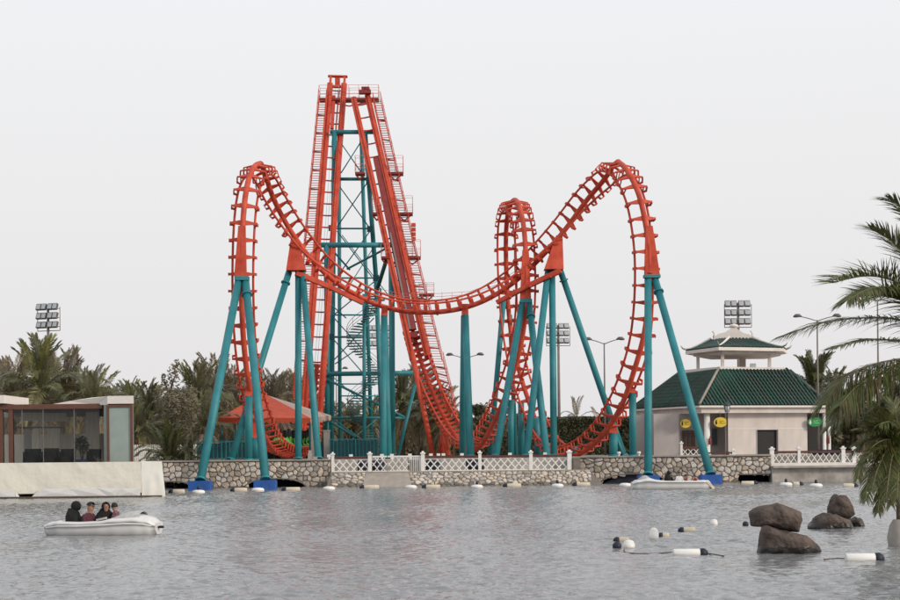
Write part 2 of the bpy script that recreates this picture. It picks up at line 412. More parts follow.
tag(MB().quadstrip([[Vector((a0+(a1-a0)*i/14, YR+.25+.05*math.sin(i*1.7), -.1)), Vector((a0+(a1-a0)*i/14, YR+.3, .62*max(.05, 1-abs(i/7-1)**2.4)-.03+.02*math.sin(i*2.1)))] for i in range(15)]).build('tarpaulin', 'navy'), 'dark blue tarpaulin hanging in the wide arch of the right quay wall', 'tarpaulin')
# sloping stone apron under the centre fence with a concrete ramp in it
root = thing('stone_apron', 'low sloping stone bank under the long white lattice fence', 'stone bank', (0, YC-1, -.6))
ax0, ax1 = G(331, YC).x, G(590, YC).x
apT, apB = Vector((0, YC-.1, .96)), Vector((0, YC-2.1, -.5))
MB().add([(ax0, apT.y, apT.z), (ax1, apT.y, apT.z), (ax1+1.2, apB.y, apB.z), (ax0-.4, apB.y, apB.z), (ax0, YC+.5, -.6), (ax1, YC+.5, -.6)],
         [(3, 2, 1, 0), (0, 1, 5, 4), (2, 3, 4, 5), (0, 4, 3), (1, 2, 5)]).build('apron_bed', 'mortar', root)
slope = (apT-apB); SL = slope.length; sn = Vector((0, -slope.z, slope.y)).normalized()
if sn.z < 0: sn = -sn
rmp0, rmp1 = G(366, YC).x, G(409, YC).x
for (u0, u1) in ((ax0, rmp0-.05), (rmp1+.05, ax1)):
    stones(root, u1-u0, SL-.05, (lambda U: (lambda u, v, d: Vector((U+u, 0, 0))+apB+slope*(v/SL)+sn*d))(u0), .44, .29, (), rng)
MB().add([(rmp0-.3, apB.y-.35, apB.z), (rmp1+.3, apB.y-.35, apB.z), (rmp1, apT.y, apT.z+.03), (rmp0, apT.y, apT.z+.03),
          (rmp0-.3, apB.y+.5, apB.z-.1), (rmp1+.3, apB.y+.5, apB.z-.1), (rmp1, apT.y, .5), (rmp0, apT.y, .5)],
         [(0, 1, 2, 3), (0, 3, 7, 4), (1, 5, 6, 2), (0, 4, 5, 1)]).build('boat_ramp', 'concrete', root)
MB().box(((ax0+ax1)/2, YC-.02, 1.0), (ax1-ax0, .3, .10)).build('kerb', 'concrete', root)
# return walls of the terrace
o = MB().box(((xa-.3), 119.2, .6), (.5, 4.0, 2.5)).build('return_wall', 'mortar'); tag(o, 'short plastered return wall left of the lattice fence terrace', 'wall')
o = MB().box(((xb+.2), 118.7, .6), (.5, 3.9, 2.5)).build('return_wall', 'mortar'); tag(o, 'short return wall right of the lattice fence terrace', 'wall')
o = MB().box(((xa+xb)/2, 121.02, .95), (xb-xa, .3, 1.84)).build('back_wall', 'curb'); tag(o, 'low grey wall behind the long white lattice fence', 'wall')
# right quay: grey curb and slab under the right fence
o = MB(); q0, q1 = rx1, 75
o.box(((q0+q1)/2, YR+.1, .35), (q1-q0, 1.0, 1.30)); o.box(((q0+q1)/2, YR-.1, 1.06), (q1-q0, 1.5, .14)); o.build('quay', 'curb').__setitem__('kind', 'structure')
o = MB().box(((q0+q1)/2, YR+.45, 1.22), (q1-q0, .5, .20)).build('kerb_stone', 'trim_white'); tag(o, 'white kerb stone under the right lattice fence', 'kerb')

# ------------------------------------------------------------------ coaster track
def catmull(ps, per=12):
    out = []; n_ = len(ps)
    for i in range(n_-1):
        p0, p1, p2, p3 = ps[max(i-1, 0)], ps[i], ps[i+1], ps[min(i+2, n_-1)]
        for k in range(per):
            t_ = k/per
            out.append(.5*((2*p1)+(p2-p0)*t_+(2*p0-5*p1+4*p2-p3)*t_*t_+(3*p1-p0-3*p2+p3)*t_**3))
    out.append(ps[-1].copy()); return out
def make_path(cps, step=.3, sm=14):
    P = catmull([W(*c[:3]) for c in cps]); N = catmull([Vector(c[3]).normalized() for c in cps])
    for _ in range(sm):
        P = [P[0]]+[(P[i-1]+P[i]*2+P[i+1])/4 for i in range(1, len(P)-1)]+[P[-1]]
    s = [0]
    for i in range(1, len(P)): s.append(s[-1]+(P[i]-P[i-1]).length)
    n_ = int(s[-1]/step); out = []; j = 0
    for k in range(n_+1):
        d = s[-1]*k/n_
        while j < len(P)-2 and s[j+1] < d: j += 1
        t_ = (d-s[j])/max(1e-6, s[j+1]-s[j]); out.append([P[j].lerp(P[j+1], t_), N[j].lerp(N[j+1], t_)])
    for _ in range(12):
        for a in (0, 1):
            q = [o_[a] for o_ in out]
            for i in range(1, len(out)-1): out[i][a] = (q[i-1]+q[i]*2+q[i+1])/4
    res = []
    for i in range(len(out)):
        T = (out[min(i+1, len(out)-1)][0]-out[max(i-1, 0)][0]).normalized()
        Nn = out[i][1]; Nn = (Nn-T*Nn.dot(T)).normalized()
        res.append((out[i][0], T, Nn, T.cross(Nn).normalized()))
    return res
SPO, GA = .84, .76
def tie_mesh():
    mb = MB()
    for s in (-1, 1):
        # tapered arm plate, wide at the spine
        a = [(0, -.21, SPO-.05), (0, .21, SPO-.05), (s*.98, .06, .60), (s*.98, -.06, .60), (0, -.21, SPO+.06), (0, .21, SPO+.06), (s*.98, .06, .67), (s*.98, -.06, .67)]
        fs = [(0, 1, 2, 3), (7, 6, 5, 4), (0, 3, 7, 4), (1, 5, 6, 2), (2, 6, 7, 3)]
        mb.add([Vector(q) for q in a], [f if s > 0 else f[::-1] for f in fs])
        # bent bracket down to the rail
        mb.beam((s*.96, 0, .66), (s*1.02, 0, .12), .07, .20, (0, 1, 0))
        mb.beam((s*1.02, 0, .16), (s*GA, 0, .0), .07, .16, (0, 1, 0))
        mb.beam((s*.70, 0, .64), (s*GA, 0, .02), .055, .12, (0, 1, 0))
    return mb.mesh('cross_tie', 'red_paint')
TIE = tie_mesh()
coaster = thing('roller_coaster', 'tall red roller coaster with loops, two spikes and teal supports', 'roller coaster', (0, 130, LAND))
def track(path, spacing=1.16, spine_r=.205, ties=True, radii=None):
    sp = MB().tube([p+n_*SPO for p, t_, n_, r_ in path], spine_r, 12)
    for i in range(22, len(path)-5, 34):             # bolted flanges
        p, t_, n_, r_ = path[i]; c = p+n_*SPO
        sp.tube([c-t_*.07, c+t_*.07], spine_r+.07, 12)
    spine = sp.build('spine_tube', 'red_paint', coaster, base=False)
    for s in (-1, 1):
        MB().tube([p+r_*GA*s for p, t_, n_, r_ in path], .088, 8).build('rail', 'red_paint', spine, base=False)
    d_ = 0; nxt = 0
    for i in range(len(path)):
        p, t_, n_, r_ = path[i]
        if d_ >= nxt:
            inst('cross_tie', TIE, Matrix.Translation(p) @ Matrix((r_, t_, n_)).transposed().to_4x4(), spine)
            nxt = d_+(.6 if (p.y > 152.5 and p.z > 3) else .74 if (abs(t_.z) < .8 and p.z > 9) else 1.08)
        d_ += .3
    return spine
dn, bk, fr, up = (0, 0, -1), (0, 1, 0), (0, -1, 0), (0, 0, 1)
# spike one foot, station straight and left hoop, valley, right hoop
P1 = [(316.5, 362, 159.5, (0, .93, -.35)), (313.5, 395, 158, (0, .93, -.35)), (311, 425, 156, (0, .85, -.5)), (308.5, 440, 153.5, (0, .5, -.9)), (304, 446, 150, dn), (296, 447.5, 145.5, dn),
      (284, 446, 140, dn), (272, 438, 134.5, (0, -.35, -.9)), (260, 415, 129, (0, -.75, -.6)), (252, 390, 126, (0, -1, -.25)), (247.5, 365, 124.6, (0, -1, -.1)),
      (244.5, 335, 123.6, fr), (243, 300, 123, fr), (242.8, 270, 122.8, fr), (243.5, 240, 122.8, fr), (245, 215, 123, (0, -1, .15)), (247.5, 195, 123.5, (0, -.9, .45)), (252, 181, 124.6, (0, -.6, .8)),
      (259, 174, 126.3, (0, -.1, 1)), (265.5, 179, 128.2, (-.1, .55, .8)), (271, 191, 129.6, (-.2, .9, .45)), (278.5, 204, 130.8, (-.3, .95, .2)), (290.5, 222.5, 132, (-.4, .9, -.05)), (302.5, 239, 132.8, (-.42, .85, -.2)),
      (316, 254, 133.4, (-.45, .75, -.45)), (330.5, 266.5, 133.9, (-.42, .6, -.65)), (348, 279, 134.3, (-.32, .45, -.82)), (371, 291.5, 134.7, (-.18, .33, -.92)), (397, 300, 135, (-.1, .25, -1)), (430, 302.5, 135.2, (0, .22, -1)),
      (463, 298, 135.4, (.1, .25, -1)), (490, 287, 135.5, (.18, .36, -.9)), (517, 268, 135.4, (.32, .5, -.8)), (541, 245, 135, (.45, .65, -.6)), (563, 222, 134.4, (.45, .8, -.35)), (581, 199.5, 133.4, (.42, .9, -.05)),
      (599, 183, 131.8, (.3, .9, .25)), (611, 174, 129.9, (.1, .6, .75)), (620, 174, 127.9, (0, -.1, 1)), (628, 182, 126.3, (0, -.65, .75)), (635.5, 199, 125.3, (.22, -.95, .4)), (640, 220, 124.9, (.3, -1, .15)), (643.5, 250, 124.7, (.42, -1, 0)),
      (644, 285, 124.7, (.42, -1, 0)), (643, 312, 125, (.3, -1, 0)), (640.5, 338, 125.4, (.15, -1, -.08)), (635.5, 359, 126, (.05, -1, -.15)), (628, 380, 127, (.1, -.95, -.3)), (619, 400, 128.5, (.15, -.85, -.5)), (607, 419, 130.5, (.15, -.7, -.7)), (593.5, 434, 132.7, (.1, -.5, -.9)), (578, 445, 135, (0, -.25, -1)),
      (563, 447.5, 137.4, dn)]
p1 = make_path(P1); track(p1)
# loop seen nearly edge-on and run-out into spike two
P2 = [(563, 447.5, 137.4, dn), (552, 443, 139.5, (0, .3, -1)), (541, 428, 142, (.1, .65, -.8)), (530, 404, 144.5, (.15, .9, -.4)), (520, 375, 146.3, (.1, 1, -.1)), (512.5, 340, 147, bk), (508, 300, 147.2, bk), (506.3, 260, 146.8, (0, 1, .1)), (506.3, 235, 145.8, (0, .95, .3)),
      (508, 219, 144.2, (0, .7, .7)), (512, 211, 142, (0, .25, 1)), (516.5, 210, 139.8, (0, -.3, 1)), (520.5, 218, 137.8, (0, -.75, .65)), (524, 235, 136.4, (0, -.95, .3)), (525.5, 260, 135.7, (0, -1, .1)), (526, 290, 135.5, fr), (524.5, 320, 135.6, fr), (520.5, 345, 136, (0, -1, -.1)), (514, 370, 137, (-.1, -.95, -.25)),
      (507, 390, 138.6, (-.1, -.9, -.4)), (498, 410, 141.2, (-.15, -.75, -.65)), (488, 427, 144.5, (-.1, -.5, -.9)), (478, 439, 147.8, dn), (468, 441.5, 150.4, (0, .3, -1)), (457.5, 433, 152.7, (.05, .6, -.8)), (447, 418, 154.6, (.05, .8, -.6)), (438, 401, 156.2, (.05, .9, -.45)), (428, 379, 157.7, (.05, .93, -.36)),
      (420, 355, 159, (0, .93, -.36)), (412.5, 327, 160.2, (0, .93, -.36))]
p2 = make_path(P2); track(p2)

# the two spikes: box beams, U-shaped tie bars
def spike(c0, c1, half=.72, n_ties=24):
    a, b_ = W(*c0), W(*c1); d = (b_-a); L = d.length; d.normalize(); x = Vector((1, 0, 0)); x = (x-d*x.dot(d)).normalized(); nb = d.cross(x)
    if nb.y < 0: nb = -nb
    fb = None
    for s in (-1, 1):
        o = MB().beam(a+x*half*s, b_+x*half*s, .56, .50, nb).build('track_beam', 'red_paint', coaster, base=False)
        MB().tube([a+x*half*s*.94-nb*.31, b_+x*half*s*.94-nb*.31], .075, 6).build('rail', 'red_paint', o, base=False)
        bk_ = MB(); k = int(L/.62)
        for i in range(k): bk_.box(a+d*(i+.5)*L/k+x*s*(half-.06)-nb*.27, (.10, .12, .14), Matrix((x, d, nb)).transposed().to_3x3())
        stuff(bk_.build('bolt_bracket', 'red_dark', o, base=False))
        fb = o
    mb = MB()
    for s in (-1, 1): mb.tube([Vector((s*half*.8, 0, -.02)), Vector((s*half*.62, 0, .20)), Vector((0, 0, .24))], .075, 6)
    me = mb.mesh('tie_bar', 'red_paint')
    for i in range(n_ties):
        p = a+d*(i+.5)*L/n_ties
        inst('tie_bar', me, Matrix.Translation(p) @ Matrix((x, d, nb)).transposed().to_4x4(), coaster)
    return a, b_, d, x, nb, L
S1 = spike((309.8, 446, 155.8), (337.2, 84, 172), n_ties=30)
S2 = spike((420.0, 358, 159), (360.5, 97, 170), n_ties=19)
# straight struts that carry on below spike two
for c0, c1, r_ in (((412, 352, 159), (433, 455, 155), .26), ((444, 428, 155.5), (441, 456, 156), .3), ((444, 428, 155.5), (448, 456, 153.5), .26), ((303, 400, 157.5), (302, 456, 158), .24)):
    MB().tube([W(*c0), G(c1[0], c1[2])], r_, 10).build('red_strut', 'red_paint', coaster)
# head frame over spike one
a, b_, d, x, nb, L = S1
hb = MB()
for s in (-1, 1): hb.beam(b_+x*.72*s-d*.3, b_+x*.72*s+d*.95, .22, .3, nb)
hb.beam(b_-x*1.0+d*.95, b_+x*1.0+d*.95, .3, .14, d); hb.box(b_+d*.35+nb*.1, (.5, .5, .8)); hb.beam(b_-x*.7-d*.3, b_+x*.7-d*.3, .2, .2, d)
hb.build('head_frame', 'red_paint', coaster)
ch = MB(); ch.beam(b_-x*.26-d*1.4+nb*.1, b_-x*.20-d*5.4+nb*.1, .34, .3, nb); ch.beam(b_+x*.22-d*.8+nb*.1, b_+x*.22-d*9+nb*.1, .12, .12, nb)
ch.build('lift_trough', 'red_paint', coaster)
cb = MB()
for o_ in (-.12, .12): cb.tube([b_+x*o_+nb*.1, a+x*o_+d*6+nb*.1], .018, 4)
cb.build('lift_cable', 'grey_metal', coaster)
# dark catch-car trough on spike two
a, b_, d, x, nb, L = S2
tr = MB(); ct, cb_ = W(377, 158, 167.3), W(412.5, 330, 160.2)
tr.beam(ct, cb_, .78, .35, nb); tr.build('catch_trough', 'red_dark', coaster)
tr = MB(); tr.beam(ct.lerp(cb_, .45)-x*.22-nb*.24, cb_-x*.22-nb*.24, .16, .12, nb); tr.build('chain_guide', 'grey_metal', coaster)
hk = MB(); hk.box(cb_-nb*.1+Vector((.1, 0, -.5)), (.8, .6, .5)); hk.tube([cb_+Vector((0, 0, -.3)), cb_+Vector((0, -.1, -1.1)), cb_+Vector((.4, -.1, -1.3))], .16, 8); hk.build('catch_car', 'red_dark', coaster)
mt = MB(); q = W(365, 92, 169.6); mt.box(q, (1.2, .8, .35)).box(q+Vector((-.1, 0, .35)), (.5, .4, .35)).tube([q+Vector((.3, -.4, .3)), q+Vector((.3, .4, .3))], .2, 10)
mt.build('winch_motor', 'red_dark', coaster)

# service stairs beside the spikes
def stairs(l0, r0, l1, r1, Y0, Y1, rail_side):
    A0, B0, A1, B1 = W(l0[0], l0[1], Y0), W(r0[0], r0[1], Y0), W(l1[0], l1[1], Y1), W(r1[0], r1[1], Y1)
    st = MB(); st.beam(A0, A1, .09, .24, (0, 1, 0)); st.beam(B0, B1, .09, .24, (0, 1, 0))
    o = st.build('stair_stringer', 'red_paint', coaster)
    tr_ = MB(); L = (A1-A0).length; k = int(L/.27)
    for i in range(k):
        t_ = (i+.5)/k; pa, pb = A0.lerp(A1, t_), B0.lerp(B1, t_)
        tr_.beam(pa, pb, .20, .045)
    stuff(tr_.build('stair_tread', 'red_faded', o))
    hr = MB(); k = int(L/1.35)
    for side, (Q0, Q1) in enumerate(((A0, A1), (B0, B1))):
        u_ = Vector((0, -.65, .75))
        if side != rail_side: u_ = u_*.9
        hr.tube([Q0+u_, Q1+u_], .032, 5); hr.tube([Q0+u_*.5, Q1+u_*.5], .022, 5)
        for i in range(k+1): p_ = Q0.lerp(Q1, i/k); hr.tube([p_, p_+u_], .024, 4)
    hr.build('stair_handrail', 'red_paint', o)
    for i in range(1, 8):
        p_, q_ = A0.lerp(A1, i/8), B0.lerp(B1, i/8)
        MB().beam(p_, q_+(q_-p_).normalized()*(.5 if rail_side == 0 else -0)+Vector((0, .1, -.1)), .12, .14).build('stair_bracket', 'red_dark', o)
stairs((319.3, 97), (327, 97), (305, 246), (314.5, 246), 171.0, 164.4, 0)
stairs((305, 246), (314.5, 246), (293.5, 400), (302.5, 400), 164.4, 157.6, 0)
stairs((373, 100), (380.5, 100), (408.5, 262), (417.5, 262), 170.2, 163.5, 1)
stairs((408.5, 262), (417.5, 262), (431, 360), (442, 360), 163.5, 159.2, 1)
stairs((431, 360), (443, 360), (447, 412), (458, 420), 159.2, 156.4, 1)
# platforms with guard rails
def platform(x0, x1, y, Y, dep=1.4, rail=1.15, closed=(1, 1)):
    p0, p1 = W(x0, y, Y), W(x1, y, Y); wdt = (p1-p0).length; c = (p0+p1)/2
    o = MB().box(c+Vector((0, dep/2, -.12)), (wdt, dep, .22)).build('service_platform', 'red_dark', coaster)
    bk2 = MB().beam(c+Vector((-wdt*.45, .3, -.23)), c+Vector((0, .6, -.75)), .1, .12); bk2.beam(c+Vector((wdt*.45, .3, -.23)), c+Vector((0, .6, -.75)), .1, .12)
    bk2.build('platform_bracket', 'red_paint', o)
    h = MB(); k = max(2, int(wdt/1.0))
    for z in (.38, .75, rail):
        for dy in (.03, dep-.03): h.tube([c+Vector((-wdt/2, dy, z)), c+Vector((wdt/2, dy, z))], .022, 4)
        for s in (-1, 1): h.tube([c+Vector((s*wdt/2, 0, z)), c+Vector((s*wdt/2, dep, z))], .022, 4)
    for i in range(k+1):
        for dy in (.03, dep-.03): h.tube([c+Vector((-wdt/2+wdt*i/k, dy, 0)), c+Vector((-wdt/2+wdt*i/k, dy, rail))], .026, 4)
    h.build('guard_rail', 'red_faded', o)
platform(319, 378.5, 97.5, 171, 1.5, 1.3)
platform(355, 364.5, 171.5, 166.5, 1.5, 1.6); platform(387, 403, 171.5, 166.5, 1.5, 1.6)
platform(372, 381, 212, 164.6, 1.5, 1.5); platform(396, 412.5, 212, 164.8, 1.5, 1.6)
platform(381, 390, 256, 162.6, 1.5, 1.2); platform(404, 420.5, 256, 163, 1.5, 1.6)
platform(419, 434, 293, 161.3, 1.5, 1.0)
fl = MB(); q = W(412.5, 228, 164)
for i in range(4): fl.box(q+Vector((.1, 0, .3-i*.45)), (.42, .4, .34))
fl.build('sensor_box', 'red_paint', coaster)
# maintenance walk behind the valley with thin rails
vw = MB()
for py_ in (293.5, 296.5):
    vw.tube([W(378, py_-5, 137), W(400, py_, 137), W(440, py_, 137.2), W(470, py_-2, 137.3), W(500, py_-13, 137), W(530, py_-31, 136.6)], .022, 4)
for i in range(12):
    px_ = 382+i*10; vw.tube([W(px_, 292, 137), W(px_, 301, 137)], .022, 4)
vw.build('walkway_rail', 'red_faded', coaster)
# girders under the two ends of the valley
for pts in (((296, 273, 132.6), (330, 287, 133.4), (363, 303, 134)), ((561, 270.5, 133.6), (530, 285, 134.2), (497, 302.5, 135))):
    ps = [W(*p_) for p_ in pts]; g = MB(); g.beam(ps[0], ps[1], .55, .38); g.beam(ps[1], ps[2], .55, .32)
    for p_ in (ps[0].lerp(ps[1], .35), ps[1], ps[1].lerp(ps[2], .6)): g.beam(p_+Vector((0, -.8, -.15)), p_+Vector((0, .8, -.15)), .18, .16)
    g.build('girder', 'red_paint', coaster)

# wedge-shaped brackets where track meets column
def wedge(top, botl, botr, dep, name='support_wedge'):
    t_, l_, r_ = W(*top), W(*botl), W(*botr); tw = .25
    vs = []
    for dy, k in ((-dep/2, 1), (dep/2, 1)):
        vs += [t_+Vector((-tw, dy*.7, 0)), t_+Vector((tw, dy*.7, 0)), r_+Vector((0, dy, 0)), l_+Vector((0, dy, 0))]
    MB().add(vs, [(0, 1, 2, 3)[::-1], (4, 5, 6, 7), (0, 4, 5, 1)[::-1], (1, 5, 6, 2)[::-1], (2, 6, 7, 3)[::-1], (3, 7, 4, 0)[::-1]]).build(name, 'red_paint', coaster)
wedge((242, 226, 122.0), (234.5, 277, 122), (246.5, 277, 122), .55)
wedge((649, 226, 124.0), (644.5, 275, 124), (659.5, 275, 124), .55)
wedge((525.5, 250, 134.9), (520, 299, 134.8), (531, 299, 134.8), .6)
wedge((294.5, 240, 133.4), (287, 271, 133), (306, 271, 133), 1.6)
wedge((559, 236, 135.2), (544, 270, 134.4), (563, 270, 134.4), 1.6)
wedge((385, 306, 135), (381, 316, 135), (387.5, 316, 135), .5); wedge((465, 304, 135.2), (461.5, 316, 135.4), (468.5, 316, 135.4), .5)
wedge((628, 384, 127), (628.5, 393, 127), (637, 393, 127), .5); wedge((612, 424, 130.5), (609, 433, 130.5), (618, 433, 130.5), .5)
wedge((249, 386, 125), (245.5, 396, 125), (252, 396, 125), .5); wedge((254.5, 420, 128), (252, 438, 128), (259, 438, 128), .5)

# ------------------------------------------------------------------ teal supports
def column(top, foot, r0=.27, r1=None, flange=None, name='support_column', m='teal_paint', footz=None):
    a = W(*top); b2 = foot if isinstance(foot, Vector) else W(*foot)
    mb = MB().tube([a, b2], [r0, r1 or r0], 14)
    if flange:
        c = a.lerp(b2, flange); d_ = (b2-a).normalized(); mb.tube([c-d_*.06, c+d_*.06], r0+.11, 14)
    d_ = (b2-a).normalized(); c = b2-d_*.12; mb.tube([c-d_*.02, b2], (r1 or r0)+.09, 12)
    o = mb.build(name, m, coaster); return o
FZ = .62
column((238.5, 281, 121.8), G(200.5, 110.9, FZ), .28, .29); column((245.5, 281, 121.8), G(265.5, 110.9, FZ), .28, .29, .075)
MB().beam(W(235, 278.5, 121.8), W(249, 278.5, 121.8), .75, .28).build('cap_plate', 'teal_paint', coaster)
column((648, 279, 124), G(648.3, 115.2, FZ), .27, .28); column((655, 279, 124), G(710.5, 115.0, FZ), .27, .28, .07)
MB().beam(W(643.5, 276.5, 124), W(660, 276.5, 124), .75, .22).build('cap_plate', 'teal_paint', coaster)
MB().beam(W(520, 301, 134.8), W(532, 301, 134.8), .75, .28).build('cap_plate', 'teal_paint', coaster)
column((522.5, 302, 134.8), G(495.5, 126), .26, .27); column((529, 302, 134.8), G(547, 126), .26, .27, .1)
column((289, 272, 133), G(231, 127.5), .26, .27, .06); column((298.3, 272, 133), G(298.3, 127), .25, .26); column((302.5, 272, 133), G(318.5, 123), .25, .26)
column((548, 272, 134.4), G(526, 126), .26, .27); column((552, 271, 134.4), G(554, 128), .26, .27); column((560.5, 271, 134.6), G(624, 136), .25, .26, .05)
column((384, 316, 135), G(383.3, 129), .26, .28); column((384.5, 316, 135.5), G(388.8, 131), .25, .27)
column((464.5, 316, 135.4), G(462.5, 139), .30, .30); column((465.5, 316, 135.2), G(470.5, 129), .27, .29)
column((248.8, 396, 125), G(248.8, 125), .28); column((255.3, 438, 128), G(256.3, 128), .25); column((245, 414, 129), G(231, 127), .0001, .0001)
column((632.7, 393, 127), G(632.9, 127.2), .27); column((613.5, 433, 130.5), G(613.5, 130.5), .33); column((615, 434, 131), G(623.5, 131), .14)
column((503.5, 300, 147.4), G(490, 150), .24); column((510, 315, 148), G(516, 150), .20); column((511, 400, 138.6), G(511, 138.6), .25); column((521, 403, 145), G(521.5, 145.2), .27)
column((536, 418, 142), G(538.5, 142.5), .3); column((575, 447, 136), G(575, 136), .2)
for px_, Y_ in ((200.5, 110.9), (265.5, 110.9), (648.3, 115.2), (710.5, 115.0)):
    c = G(px_, Y_, 0); mb = MB(); mb.box(c+Vector((0, 0, .05)), (1.42, 1.3, 1.1)); mb.box(c+Vector((0, 0, .61)), (1.30, 1.18, .03))
    mb.build('blue_footing', 'blue_paint', coaster)

# lattice tower behind the spikes
def bar(p, q_, r_=.1, nm='tower_brace', m='teal_paint'):
    MB().tube([W(*p), W(*q_)], r_, 8).build(nm, m, coaster)
def leg(p, q_, r_=.25):
    MB().tube([W(*p), W(*q_)], r_, 12).build('tower_leg', 'teal_paint', coaster)
YF, YB = 167., 174.
leg((334.5, 131, 169), (331, 455, YF), .26); leg((365, 131, 169), (376, 278, YF+1), .24); leg((376, 278, YF+1), (383, 455, YF), .24)
leg((339, 131, 173), (340, 453, YB), .2); leg((361, 131, 173), (372, 453, YB), .2)
leg((326.5, 245, 164), (327.5, 456, 163), .26); leg((391.5, 262, 163), (392.5, 456, 162), .30)
bar((330, 132, 169), (374, 132, 169), .22); bar((334, 179, 168.5), (370, 179, 168.5), .17); bar((334, 228.5, 168), (370.5, 228.5, 168), .09)
bar((321, 245, 164), (398, 245, 164), .26, 'tower_beam'); bar((326, 374, 163), (413, 373, 163), .24, 'tower_beam')
bar((333, 278, 167), (376, 278, 167), .08); bar((332, 315, 167), (378, 315, 167), .08); bar((333, 337, 167), (366, 337, 167), .11)
bar((331, 418, 165), (405, 418, 165), .12); bar((340, 384, 172), (381, 384, 172), .07); bar((340, 396, 172), (381, 396, 172), .07)
for q4 in ((341, 143, 361, 172), (362, 140, 341, 173), (337, 183, 369, 227), (367, 183, 337, 227), (337, 231, 372, 277), (370, 231, 337, 277), (335, 281, 377, 314), (375, 281, 335, 314), (334, 318, 372, 360), (374, 318, 334, 360), (334, 340, 362, 372), (335, 364, 356, 350)):
    bar((q4[0], q4[1], 168), (q4[2], q4[3], 168), .06)
for q4 in ((333, 377, 378, 415), (378, 377, 333, 415), (335, 420, 378, 452), (376, 420, 336, 452), (342, 235, 392, 300), (340, 300, 372, 250)):
    bar((q4[0], q4[1], 172), (q4[2], q4[3], 172), .05)
bar((326, 379, 163), (404, 417, 163), .13); bar((331, 422, 163), (355, 437, 163), .13); bar((415, 385, 162), (398, 456, 160), .17)
bar((387, 258, 164), (377, 290, 166), .2, m='teal_dark'); bar((347, 269, 167), (385, 249, 165), .11); bar((334, 252, 168), (350, 270, 168), .1)
bar((326, 300, 164), (346, 318, 167), .06)
for c in ((376, 278), (331.5, 228), (369, 180), (331, 337), (370, 229)): MB().box(W(c[0], c[1], 166.6), (.6, .1, .6)).build('gusset_plate', 'teal_dark', coaster)

# spiral stair up to the valley walkway
sc = MB(); c0, c1 = G(364.2, 150), W(364.2, 294, 150)
ss = MB().tube([c0, c1], .17, 10).build('stair_column', 'teal_paint', coaster)
H = c1.z-c0.z; tm = MB(); tm.add([(.12, -.10, 0), (1.45, -.27, 0), (1.45, .27, 0), (.12, .10, 0), (.12, -.10, -.10), (1.45, -.27, -.10), (1.45, .27, -.10), (.12, .10, -.10)],
     [(0, 1, 2, 3), (7, 6, 5, 4), (0, 4, 5, 1), (1, 5, 6, 2), (2, 6, 7, 3), (3, 7, 4, 0)])
tme = tm.mesh('spiral_tread', 'teal_dark'); k = 62; hp = []
for i in range(k):
    a = R(-60+ i*(360*2.35/k)); z = c0.z+H*(i+.6)/k; p = Vector((c0.x, 150, z))
    inst('spiral_tread', tme, Matrix.Translation(p) @ Matrix.Rotation(a, 4, 'Z'), ss)
    hp.append(p+Vector((math.cos(a)*1.45, math.sin(a)*1.45, 0)))
for dz in (.3, .6, .95):
    MB().tube([p_+Vector((0, 0, dz)) for p_ in hp], .022, 4).build('spiral_rail', 'teal_dark', ss)
bs = MB()
for p_ in hp[::3]: bs.tube([p_, p_+Vector((0, 0, .95))], .02, 4)
stuff(bs.build('baluster', 'teal_dark', ss))
bar((380.5, 288, 149), (380.5, 303, 149), .1); bar((364, 302, 149.5), (384, 300, 145), .1)

# ------------------------------------------------------------------ station canopy, train, fences
cn = thing('station_canopy', 'red scalloped canopy over the coaster station', 'canopy', G(275, 146))
E = [W(218, 418, 143), W(310.5, 418, 141), W(331, 415.5, 154), W(240, 415.5, 156)]; ap = [W(261, 395, 148.5), W(268, 395.5, 149)]
mb = MB(); mb.add([E[0], E[1], ap[1], ap[0]], [(0, 1, 2, 3)]); mb.add([E[2], E[3], ap[0], ap[1]], [(0, 1, 2, 3)]); mb.add([E[3], E[0], ap[0]], [(0, 1, 2)])
mb.build('canopy_roof', 'canopy_red', cn)
MB().add([E[1], E[2], ap[1]], [(0, 1, 2)]).build('canopy_side', 'canopy_sunlit', cn, label='pale canopy side with sunlight painted into its colour')
def valance(a, b2, n_, m):
    mb = MB(); rows = []
    per = 6
    for i in range(n_*per+1):
        t_ = i/(n_*per); p = a.lerp(b2, t_); sc_ = abs(math.sin(math.pi*i/per))
        rows.append([p, p-Vector((0, 0, .30+.18*sc_)), p-Vector((0, -.02, .30+.18*sc_)), p+Vector((0, .02, 0))])
    mb.quadstrip(rows, smooth=False); mb.build('valance', m, cn)
valance(E[0], E[1], 19, 'canopy_red'); valance(E[1], E[2], 14, 'canopy_sunlit')
for p in (E[0]+Vector((.25, .3, 0)), E[0].lerp(E[1], .28)+Vector((0, .3, 0)), E[1]+Vector((-.1, .3, 0)), E[2]+Vector((-.3, -.2, 0)), E[3], E[0].lerp(E[1], .1)+Vector((0, 5, 0))):
    MB().tube([Vector((p.x, p.y, LAND)), p], .08, 8).build('canopy_post', 'teal_paint', cn)
